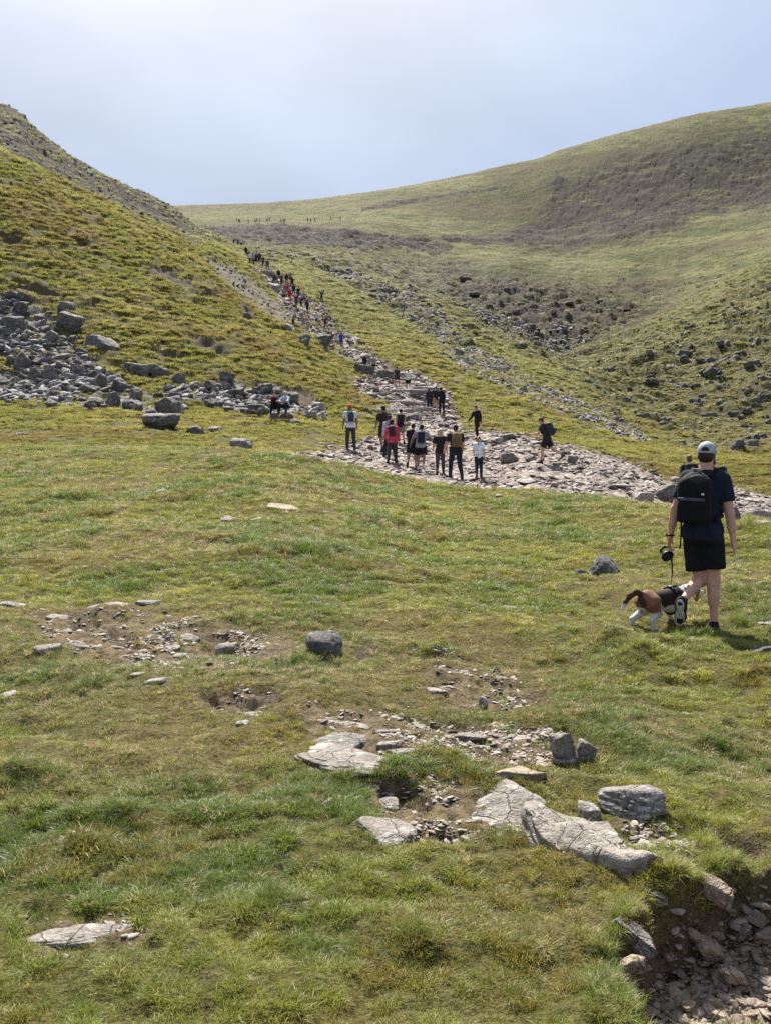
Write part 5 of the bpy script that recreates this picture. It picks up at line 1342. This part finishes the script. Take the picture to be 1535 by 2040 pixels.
# two people close behind the walking man's shoulders
hiker('man with cropped hair and a dark backpack half hidden behind the walking man', 1372, 1028, 126, -6, WALK1, Y=28, top=('tee', (.03, .03, .035)), bottom=('shorts', BLK), hair=('short', (.12, .07, .045)), pack=((.018, .020, .024), 'dark backpack seen over the left shoulder of the walking man', 1.15, 1.1), sk=(.5, .28, .2))
hiker('hiker in orange collar and large black backpack hidden by the walking man', 1424, 1044, 136, 62, WALK2, Y=25, top=('tee', (.55, .14, .05)), bottom=('trousers', BLK), hair=('short', (.06, .04, .03)), pack=((.016, .019, .026), 'large black backpack seen right of the walking man', 1.25, 1.2), sk=(.5, .28, .2))

# seated couple in the tumbled stones
def seated(label, px, py, rz, seat, **kw):
    Y = 49.5; x = (px - CX) / F * Y
    f = Fig(h=1.70, lean=kw.pop('lean', 14), hipL=(112, 8, 104), hipR=(106, 10, 98), armL=(52, 12, 30), armR=(54, 12, 30), head=(10, kw.pop('yaw', 0)))
    return person(label, (x, Y, (HY - py) / F * Y), R(rz), f, res=.012, **kw)
seated('grey haired person in a pale blue jacket seated in the stone pile', 571, 826, 160, .4, top=('hoodie', (.40, .47, .58)), bottom=('trousers', (.02, .02, .024)), hair=('short', (.55, .52, .5)))
seated('person in dark maroon seated left of the pale blue jacket', 545, 826, 195, .4, top=('tee', (.075, .018, .024)), bottom=('trousers', (.02, .02, .026)), hair=('short', (.05, .03, .02)), lean=22)
for px, py, w in ((571, 822, 30), (545, 822, 28)):
    boulder(px - w / 2, px + w / 2, py - 11, py + 8, 'stone that serves as a seat under the ' + ('pale blue jacket' if px > 560 else 'maroon shirt'), M_BOUL, 0, .7, Y=49.9)

# far walkers: a few shapes, copied with their parts and given their own colours
def far_proto(pose, style, bot, hairs='short', **kw):
    f = Fig(h=1.70, **{**pose, **kw})
    t = empty('person', (0, 0, 0)); t.scale = (f.k,) * 3; tag(t, 'x', 'person')
    for nm, S, m in (('body', f.skin_body(), skin()), ('shirt', f.top(style), cloth('fabric', BLK)), ('trousers', f.bottom(bot), cloth('fabric', BLK)), ('hair', f.hair(hairs), cloth('hair', (.03, .02, .015)))):
        o = link(nm, S.mesh(nm, .020), m, t)
        o.material_slots[0].link = 'OBJECT'; o.material_slots[0].material = m
    B = pack_parts(f, .9)[0]
    return t
def far_copy(t, label, px, py, Y, h, top, bot, rz=0, group=None, first=False):
    x = (px - CX) / F * Y
    kids = list(t.children)
    r = t if first else t.copy()
    if not first: COL.objects.link(r)
    r.location = (x, Y, gz(x, Y)); r.rotation_euler = (0, 0, R(rz)); r.scale = (h / 1.78,) * 3
    tag(r, label, 'person', group)
    for c in kids:
        d = c if first else c.copy()
        if not first: d.parent = r; COL.objects.link(d)
        nm = c.name.split('.')[0]
        if nm in ('shirt', 'trousers'):
            d.material_slots[0].link = 'OBJECT'; d.material_slots[0].material = cloth('fabric', top if nm == 'shirt' else bot)
    return r
PR = [far_proto(WALK1, 'tee', 'trousers'), far_proto(WALK2, 'hoodie', 'trousers', 'long'), far_proto(STANDP, 'tee', 'shorts'), far_proto(STEP, 'hoodie', 'leggings'), far_proto(dict(hipL=(3, 6, 3), hipR=(-3, 6, 4), armL=(150, 35, 10), armR=(150, 40, 8), lean=-2), 'hoodie', 'trousers')]
used = set()
def walker(k, label, px, py, hpx, Y, top, bot=BLK, rz=0, group='distant walkers on the upper path'):
    Yh = hit_y(px, py, 70) if Y is None else Y
    far_copy(PR[k], label, px, py, Yh, hpx / F * Yh, top, bot, rz, group, k not in used); used.add(k)
RED, WHT, DK = (.36, .03, .05), (.6, .6, .6), (.03, .03, .036)
walker(4, 'walker in black with both arms raised beside the upper path', 641, 602, 24, None, DK, DK, 170)
walker(2, 'walker in a yellow green top on the upper path', 620, 655, 22, None, (.45, .55, .10), DK)
walker(3, 'walker in dark clothes beside the light grey slab', 585, 654, 22, None, DK, DK, 40)
walker(0, 'walker in dark clothes partly behind the sloping grey slab', 654, 682, 24, None, DK, DK)
walker(1, 'walker in dark red just left of the sloping grey slab walkers', 661, 684, 20, None, (.16, .03, .03), DK)
walker(0, 'striding walker in navy and blue jeans at the front of the red group', 594, 600, 30, None, (.03, .03, .05), (.06, .08, .14), -20)
walker(1, 'walker in a crimson jacket at the front of the red group', 577, 598, 28, None, RED, (.22, .02, .03))
walker(2, 'walker in a red top left in the red group', 568, 588, 26, None, (.42, .05, .07), DK)
walker(1, 'walker in black between the red jacket and the navy one', 585, 590, 26, None, DK, DK)
walker(0, 'walker in a pinkish top at the back of the red group', 573, 580, 24, None, (.40, .14, .16), DK)
walker(3, 'walker in teal at the left behind the red group', 547, 571, 26, None, (.03, .07, .09), (.3, .3, .32))
walker(0, 'walker in maroon behind the red group', 561, 568, 24, None, (.12, .02, .03), DK)
walker(1, 'walker in black behind the red group', 571, 566, 24, None, DK, DK)
walker(2, 'walker in grey and a bright green bag behind the red group', 578, 566, 22, None, (.10, .16, .12), DK)
for i, (px, py, h, c) in enumerate(((498, 525, 24, WHT), (504, 528, 26, (.3, .28, .3)), (510, 528, 26, DK), (517, 527, 26, (.04, .04, .06)), (495, 519, 22, (.07, .07, .1)), (512, 522, 24, (.35, .15, .14)))):
    walker((0, 1, 2, 1, 0, 2)[i], ['walker in white, left of the cluster at the bend of the path', 'walker in grey in the cluster at the bend of the path', 'walker in black shorts in the cluster at the bend of the path', 'walker in dark navy, right of the cluster at the bend of the path', 'slate jacketed walker half behind the white one at the bend', 'walker with a reddish top at the back of the cluster at the bend'][i], px, py, h, None, c, DK)
for i, (px, py, h) in enumerate(((470, 497, 15), (477, 499, 18), (486, 499, 16), (485, 505, 18), (456, 492, 12))):
    walker(i % 3, ['first walker in dark clothes of the group above the bend', 'tallest walker in dark clothes of the group above the bend', 'third walker in dark clothes of the group above the bend', 'lowest walker in dark clothes of the group above the bend', 'lone dark walker at the very top of the upper path'][i], px, py + 3, h + 2, 165, DK if i else (.05, .04, .05), DK)
MORE = [(600, 612, 26), (612, 622, 25), (606, 606, 26), (631, 640, 24), (590, 612, 26), (555, 556, 25), (540, 548, 24), (533, 540, 24), (524, 533, 24), (582, 575, 25), (566, 600, 27), (670, 688, 25), (648, 648, 24), (490, 512, 20), (481, 494, 17), (474, 490, 15), (466, 489, 14), (726, 726, 32), (744, 734, 34)]
MC = [('dark blue', (.03, .04, .09)), ('black', DK), ('grey', (.22, .22, .23)), ('pale grey', (.45, .45, .46)), ('maroon', (.13, .03, .04)), ('black', (.02, .02, .022)), ('white', (.6, .6, .6)), ('slate', (.08, .09, .11))]
for i, (px, py, h) in enumerate(MORE):
    nm, c = MC[i % 8]
    where = 'behind the red group' if px < 560 and py > 530 else 'near the bend high on the path' if py < 515 else 'below the red group' if py < 640 else 'near the hiker in blue' if px < 700 else 'above the steps'
    walker((0, 1, 2, 3)[i % 4], f'walker in a {nm} top {where}', px, py, h, None, c, DK, rnd.uniform(-25, 25))
for px in (472, 476, 478, 495, 508, 511, 517, 531, 534, 537, 560, 565, 567, 613, 619, 627, 659, 678):
    Yt = 388 + rnd.uniform(-6, 8)
    far_copy(PR[rnd.choice((0, 1, 2))], 'tiny dark walker on the track along the far hillside', px, py, Yt, rnd.uniform(1.35, 1.8), rnd.choice(((.06, .06, .07), (.10, .08, .09), (.12, .06, .06), (.10, .11, .13))), DK, rnd.uniform(-90, 90), 'tiny walkers on the far track')
# ------------------------------------------------------------------ the walking man, his pack, leash and beagle
HY_ = 9.4
hx = (1399 - CX) / F * HY_
man = Fig(h=1.80, lean=5, side=1.5, hipL=(4, -7, 70), lat=(-.20, None), hipR=(3, 1, 4), footL=62, footR=0, armL=(-2, 21, 8), armR=(-5, 12, 8), wide=.90, armk=1.07, head=(12, 2), fist=.55)
mz = gz(hx, HY_) - .055
MRZ = R(-29)
mloc = (hx, HY_, mz)
mt = empty('person', mloc, MRZ); mt.scale = (man.k,) * 3
tag(mt, 'man in grey cap, navy T-shirt and black shorts walking away with a beagle', 'person')
def madd(nm, S, h, m, parent=mt, na=0.0, nsc=11.0):
    _seed[0] += 1
    return link(nm, S.mesh(nm, h, na, nsc, _seed[0]), m, parent)
M_SKIN = skin((.55, .31, .235))
# left hand closes round the leash handle
Sb = man.skin_body()
madd('body', Sb, .0055, M_SKIN)
madd('shirt', man.top('tee', .018), .007, cloth('cotton', (.013, .017, .034)), na=.006, nsc=8)
So_ = Solid()
g = .010
So_.ell(man.tp(0, -.005, -.01), (.155 + g, .118 + g, .125 + g), man.T, .05, 0, [(man.tp(0, 0, .0), man.T @ np.array([0, 0, 1.0]))])
for q in (-1, 1):
    So_.cone(man.tp(q * .070, -.05, -.06), man.tp(q * .070, -.05, -.05), .088 + g, .088 + g, .05)
    d = man.knee[q] - man.hip[q]; u = d / np.linalg.norm(d); d = d + np.array([q * .012, 0, 0])
    So_.cone(man.hip[q], man.hip[q] + d, .090 + g, .100 + g, .012, [(man.hip[q] + d * (.80 if q < 0 else .74), u)])
So_.p.append((lambda X, Y, Z, c=man.tp(0, 0, -.01), n=man.T @ np.array([0, 0, -1.0]): (X - c[0]) * n[0] + (Y - c[1]) * n[1] + (Z - c[2]) * n[2], man.tp(0, 0, -.01) - (.5, .5, .02), man.tp(0, 0, 0) + .5, .004, 1, None))
madd('shorts', So_, .007, cloth('shorts_cloth', (.010, .010, .012)), na=.007, nsc=7)
madd('hair', man.hair('short'), .005, cloth('hair', (.035, .020, .014), .6))
# cap: crown with a cut-out at the back, strap and peak
cap = Solid()
cap.ell(man.hp(0, -.012, .040), (.086, .108, .094), man.HM, .008, 0, [(man.hp(0, 0, .012), man.HM @ np.array([0, .06, -1.0]))])
cap.ell(man.hp(0, -.118, .028), (.036, .05, .030), man.HM, .006, 1)
cap.ell(man.hp(0, .125, .040), (.066, .080, .007), man.HM @ rotx(-.12), .01)
cp = madd('cap', cap, .0045, cloth('cap_cloth', (.34, .37, .40), .85, .08))
stp = Solid(); stp.chain([man.hp(sin(a) * .079, -.012 - cos(a) * .100, .010) for a in np.linspace(-.6, .6, 7)], [.008] * 7, .006)
madd('strap', stp, .004, cloth('cap_cloth', (.34, .37, .40), .85, .08), cp)
sh = madd('shoes', man.shoes(.008), .006, cloth('shoe_mesh', (.02, .02, .022)))
# sole of the lifted left shoe: pale rubber with dark tread pads
q = -1
a, f_, d = man.ank[q], man.fd[q], man.dn[q]; f_ = f_ / np.linalg.norm(f_)
xs_ = np.cross(d, f_); SM = np.stack([xs_, f_, d], 1)
sole = Solid(); sole.ell(a + d * .090 + f_ * .115, (.043, .078, .016), SM, .03); sole.ell(a + d * .090 - f_ * .03, (.034, .052, .016), SM, .03); sole.ell(a + d * .090 + f_ * .04, (.026, .07, .014), SM, .03)
so = madd('sole', sole, .004, cloth('sole_rubber', (.34, .38, .34), .7), sh)
tr = Solid(); tr.ell(a + d * .101 + f_ * .135, (.031, .046, .009), SM, .006); tr.ell(a + d * .101 - f_ * .04, (.023, .026, .009), SM, .006); tr.ell(a + d * .099 + f_ * .035 + xs_ * .012, (.008, .036, .008), SM, .006)
madd('tread', tr, .003, cloth('tread_rubber', (.012, .012, .013), .7), sh)
wb = Solid(); w_ = man.wr[-1]; wd = man.hd[-1]
for i in range(10):
    aa = i / 10 * 2 * pi; aa2 = (i + 1) / 10 * 2 * pi
    Mw = frame(wd)
    wb.cone(w_ - wd * .012 + Mw @ np.array([.030 * cos(aa), .031 * sin(aa), 0]), w_ - wd * .012 + Mw @ np.array([.030 * cos(aa2), .031 * sin(aa2), 0]), .009, .009, .004)
wb.box(w_ - wd * .012 + np.array([-.034, 0, 0]), (.008, .019, .019), .005, Mw, .005)
madd('watch', wb, .0035, cloth('watch_strap', (.025, .012, .014), .5))
# backpack
pk = empty('backpack', mloc, MRZ); pk.scale = (man.k,) * 3
tag(pk, 'black daypack with grey zip band worn by the man in the grey cap', 'backpack', 'backpacks worn by the hikers')
ox = -.045
def bp_(x, y, z): return man.tp(x + ox, y, z)
bag = Solid(); bag.box(bp_(0, -.205, .265), (.150, .085, .20), .07, man.T, .01); bag.ell(bp_(0, -.19, .40), (.132, .082, .13), man.T, .05); bag.ell(bp_(0, -.21, .12), (.148, .10, .08), man.T, .04)
MB_ = cloth('pack_nylon', (.0085, .0085, .0095), .8)
bo = madd('bag', bag, .007, MB_, pk, .004, 9)
pkt = Solid(); pkt.box(bp_(0, -.295, .155), (.132, .045, .105), .04, man.T, .01)
madd('pocket', pkt, .006, cloth('pack_nylon', (.007, .007, .008), .85), pk, .003, 10)
bnd = Solid(); bnd.box(bp_(-.005, -.318, .262), (.118, .022, .015), .010, man.T, .01)
madd('zip_band', bnd, .005, cloth('band_grey', (.06, .06, .066), .7), pk)
upn = Solid(); upn.ell(bp_(.03, -.262, .44), (.085, .03, .055), man.T, .02)
madd('top_panel', upn, .006, cloth('panel_grey', (.026, .026, .029), .7), pk)
lg = Solid(); lg.box(bp_(.088, -.292, .315), (.013, .006, .009), .003, man.T, .004)
madd('badge', lg, .003, cloth('badge_white', (.6, .6, .6), .5), pk)
hl = Solid(); hl.chain([bp_(-.03, -.19, .515), bp_(-.022, -.195, .545), bp_(.022, -.195, .545), bp_(.03, -.19, .515)], [.009] * 4, .008)
madd('handle', hl, .005, cloth('strap_grey', (.20, .20, .21), .6), pk)
ss = Solid()
for q in (-1, 1):
    ss.chain([man.tp(q * .085 + ox * .6, -.12, .49), man.tp(q * .10, -.05, .552), man.tp(q * .105, .06, .53), man.tp(q * .11, .135, .40), man.tp(q * .125, .125, .25), man.tp(q * .155, .02, .14), man.tp(q * .14, -.13, .10)], [.021] * 7, .01)
madd('shoulder_straps', ss, .007, MB_, pk)
tl = Solid(); p0 = man.tp(-.165, -.12, .12)
tl.chain([p0, p0 + (-.012, .0, -.08), p0 + (-.016, .01, -.20), p0 + (-.022, .0, -.30)], [.009, .008, .008, .008], .006)
madd('strap_end', tl, .004, MB_, pk)

# beagle
def beagle():
    S = Solid()
    S.ell((0, .14, .255), (.095, .15, .120), None, .05); S.ell((0, -.03, .262), (.085, .17, .098), None, .06); S.ell((0, -.20, .275), (.088, .105, .105), None, .05)
    S.cone((0, .20, .30), (0, .36, .335), .078, .060, .05)
    S.ell((0, .42, .335), (.060, .085, .060), None, .03); S.cone((0, .46, .318), (0, .550, .295), .038, .027, .025); S.ell((0, .575, .300), (.014, .012, .012), None, .008)
    for q in (-1, 1):
        S.ell((q * .066, .395, .295), (.013, .042, .068), rotx(.15), .015)
        S.ell((q * .030, .485, .352), (.012, .012, .010), None, .006, 1)
        S.cone((q * .060, -.19, .26), (q * .075, -.145, .175), .082, .050, .03)
    def hind(q, dy):
        S.cone((q * .075, -.145, .175), (q * .078, -.245 + dy, .105), .046, .024, .025); S.cone((q * .078, -.245 + dy, .105), (q * .080, -.225 + dy, .030), .022, .019, .015); S.cone((q * .080, -.225 + dy, .022), (q * .080, -.185 + dy, .018), .022, .020, .012)
    hind(-1, -.075); hind(1, .02)
    def fore(q, dy):
        S.cone((q * .062, .17, .23), (q * .066, .13, .165), .056, .034, .03); S.cone((q * .066, .13, .165), (q * .064, .16 + dy, .075), .032, .022, .015); S.cone((q * .064, .16 + dy, .075), (q * .064, .165 + dy, .028), .021, .019, .012); S.cone((q * .064, .17 + dy, .021), (q * .064, .205 + dy, .018), .022, .019, .01)
    fore(-1, .03); fore(1, -.03)
    S.chain([(0, -.285, .345), (-.01, -.34, .365), (-.025, -.40, .335), (-.04, -.445, .275), (-.05, -.475, .215)], [.030, .027, .025, .022, .012], .02)
    return S
DRZ = R(-58)
dY = 9.55
dx = (1318 - CX) / F * dY
dloc = (dx, dY, gz(dx, dY) - .015)
db = beagle().mesh('beagle', .0055)
co = np.zeros(len(db.vertices) * 3, np.float32); db.vertices.foreach_get('co', co); co = co.reshape(-1, 3)
X_, Y_, Z_ = co.T
nz_ = .018 * vn3(co * 22, 3) + .012 * vn3(co * 70, 4)
TAN, BLKD, WHI = np.array([.25, .122, .066]), np.array([.022, .016, .014]), np.array([.72, .69, .65])
col = np.tile(TAN, (len(co), 1))
def pt(m, c): col[m] = c
pt((Y_ + nz_ > -.13) & (Y_ + nz_ < .20) & (Z_ + nz_ > .215), BLKD)
pt((Y_ + nz_ > .20) & (Y_ + nz_ < .36), WHI)
pt((Z_ + nz_ < .215) & (Y_ + nz_ > -.15) & (Y_ < .37), WHI)
pt((Z_ + nz_ < .165), WHI)
pt((np.abs(X_) < .035) & (Y_ < -.2) & (Z_ < .27) & (Y_ > -.3), WHI)
pt((Y_ < -.285 + nz_) & (Z_ > .2), np.array([.075, .032, .018])); pt((Y_ < -.40 + nz_) & (Z_ < .272 + nz_) & (Z_ > .17), WHI)
pt((Y_ < -.19) & (Y_ > -.26) & (np.abs(X_ + .07) < .02) & (Z_ < .2), WHI)
pt((Y_ > .47 + nz_), WHI); pt((Y_ > .562), BLKD); pt((np.abs(X_) < .014 + nz_ * .5) & (Y_ > .40) & (Z_ > .34), WHI)
pt((Y_ + nz_ > -.15) & (Y_ + nz_ < -.125) & (Z_ < .30), WHI * .9)
ed = np.zeros(len(db.edges) * 2, np.int32); db.edges.foreach_get('vertices', ed); ed = ed.reshape(-1, 2)
for _ in range(4):
    acc = col.copy(); cn_ = np.ones(len(col))
    np.add.at(acc, ed[:, 0], col[ed[:, 1]]); np.add.at(acc, ed[:, 1], col[ed[:, 0]]); np.add.at(cn_, ed[:, 0], 1); np.add.at(cn_, ed[:, 1], 1)
    col = acc / cn_[:, None]
ca = db.attributes.new('coat', 'FLOAT_COLOR', 'POINT')
ca.data.foreach_set('color', np.concatenate([col, np.ones((len(co), 1))], 1).astype(np.float32).ravel())
mcoat, b = new_mat('dog_coat')
at_ = b.attr('coat').outputs['Color']; p_ = b.n('NewGeometry').outputs['Position']
nn_ = b.noise(p_, 240, 2, .7)
bp__ = b.n('Bump', {'Height': nn_, 'Strength': .35, 'Distance': .006})
b.fin(b.n('BsdfPrincipled', {'Base Color': b.mix(b.ramp(nn_, .3, .7, 0, .3), at_, (.02, .015, .012)), 'Roughness': .75, 'Specular IOR Level': .2, 'Normal': bp__.outputs['Normal']}).outputs[0])
dog = empty('dog', dloc, DRZ); dog.scale = (1.0,) * 3
tag(dog, 'tan, black and white beagle on a leash sniffing forward beside the man', 'dog')
link('body', db, mcoat, dog)
har = Solid()
def ring(S, y0, z0, rx, rz_, tilt, r=.012, n=18):
    pts = [(rx * cos(t), y0 + tilt * sin(t), z0 + rz_ * sin(t)) for t in np.linspace(0, 2 * pi, n + 1)]
    S.chain(pts, [r] * (n + 1), .008)
ring(har, .10, .255, .103, .128, .0); ring(har, .235, .275, .092, .100, .03)
har.chain([(0, .10, .382), (0, .17, .385), (0, .245, .375)], [.014] * 3, .01)
link('harness', har.mesh('harness', .005), cloth('harness_web', (.018, .018, .02), .7), dog)
hr2 = Solid(); hr2.box((0, .115, .392), (.022, .012, .006), .004, None, .004)
link('buckle', hr2.mesh('buckle', .004), cloth('buckle_grey', (.5, .5, .52), .4), dog)
# retractable leash: handle in the left hand, cord down to the harness
ls = empty('dog_leash', (0, 0, 0)); tag(ls, 'black retractable dog leash held in the man\'s left hand', 'leash')
def m2w(p): return np.array(mloc) + rotz(MRZ) @ (np.asarray(p) * man.k)
def d2w(p): return np.array(dloc) + rotz(DRZ) @ (np.asarray(p) * 1.0)
hw = m2w(man.wr[-1] + man.hd[-1] * .105)
hwd = rotz(MRZ) @ man.hd[-1]; side_ = np.array([-1.0, -.15, 0])
LM = roty(-.45)
cas = Solid(); cc = hw + np.array([-.012, -.012, -.088])
cas.ell(cc, (.062, .026, .048), LM, .01); cas.box(cc + (-.01, 0, -.005), (.045, .025, .036), .02, LM, .01)
link('casing', cas.mesh('casing', .004), cloth('leash_plastic', (.014, .014, .016), .4), ls)
gr = Solid(); gr.chain([cc + LM @ np.array(v) for v in ((-.045, 0, .032), (-.035, 0, .075), (.005, 0, .092), (.045, 0, .075), (.050, 0, .030))], [.011] * 5, .01)
link('grip', gr.mesh('grip', .004), cloth('leash_plastic', (.03, .03, .032), .45), ls)
bt = Solid(); bt.ell(cc + LM @ np.array([.046, -.016, .038]), (.010, .010, .012), None, .004); bt.ell(cc + LM @ np.array([-.05, -.012, .035]), (.006, .008, .018), None, .004)
link('button', bt.mesh('button', .003), cloth('button_white', (.75, .75, .75), .3), ls)
e0 = cc + np.array([.040, 0, -.035]); e1 = d2w((0, .115, .40))
cd = Solid(); mid_p = e0 * .5 + e1 * .5 + np.array([.012, 0, -.01])
cd.chain([e0, mid_p], [.0085, .0075], .004); cd.chain([mid_p, e1], [.0045, .004], .004)
link('cord', cd.mesh('cord', .003), cloth('cord_black', (.02, .02, .022), .6), ls)
ROCKFOOT.append((hx, HY_, .001, .001))
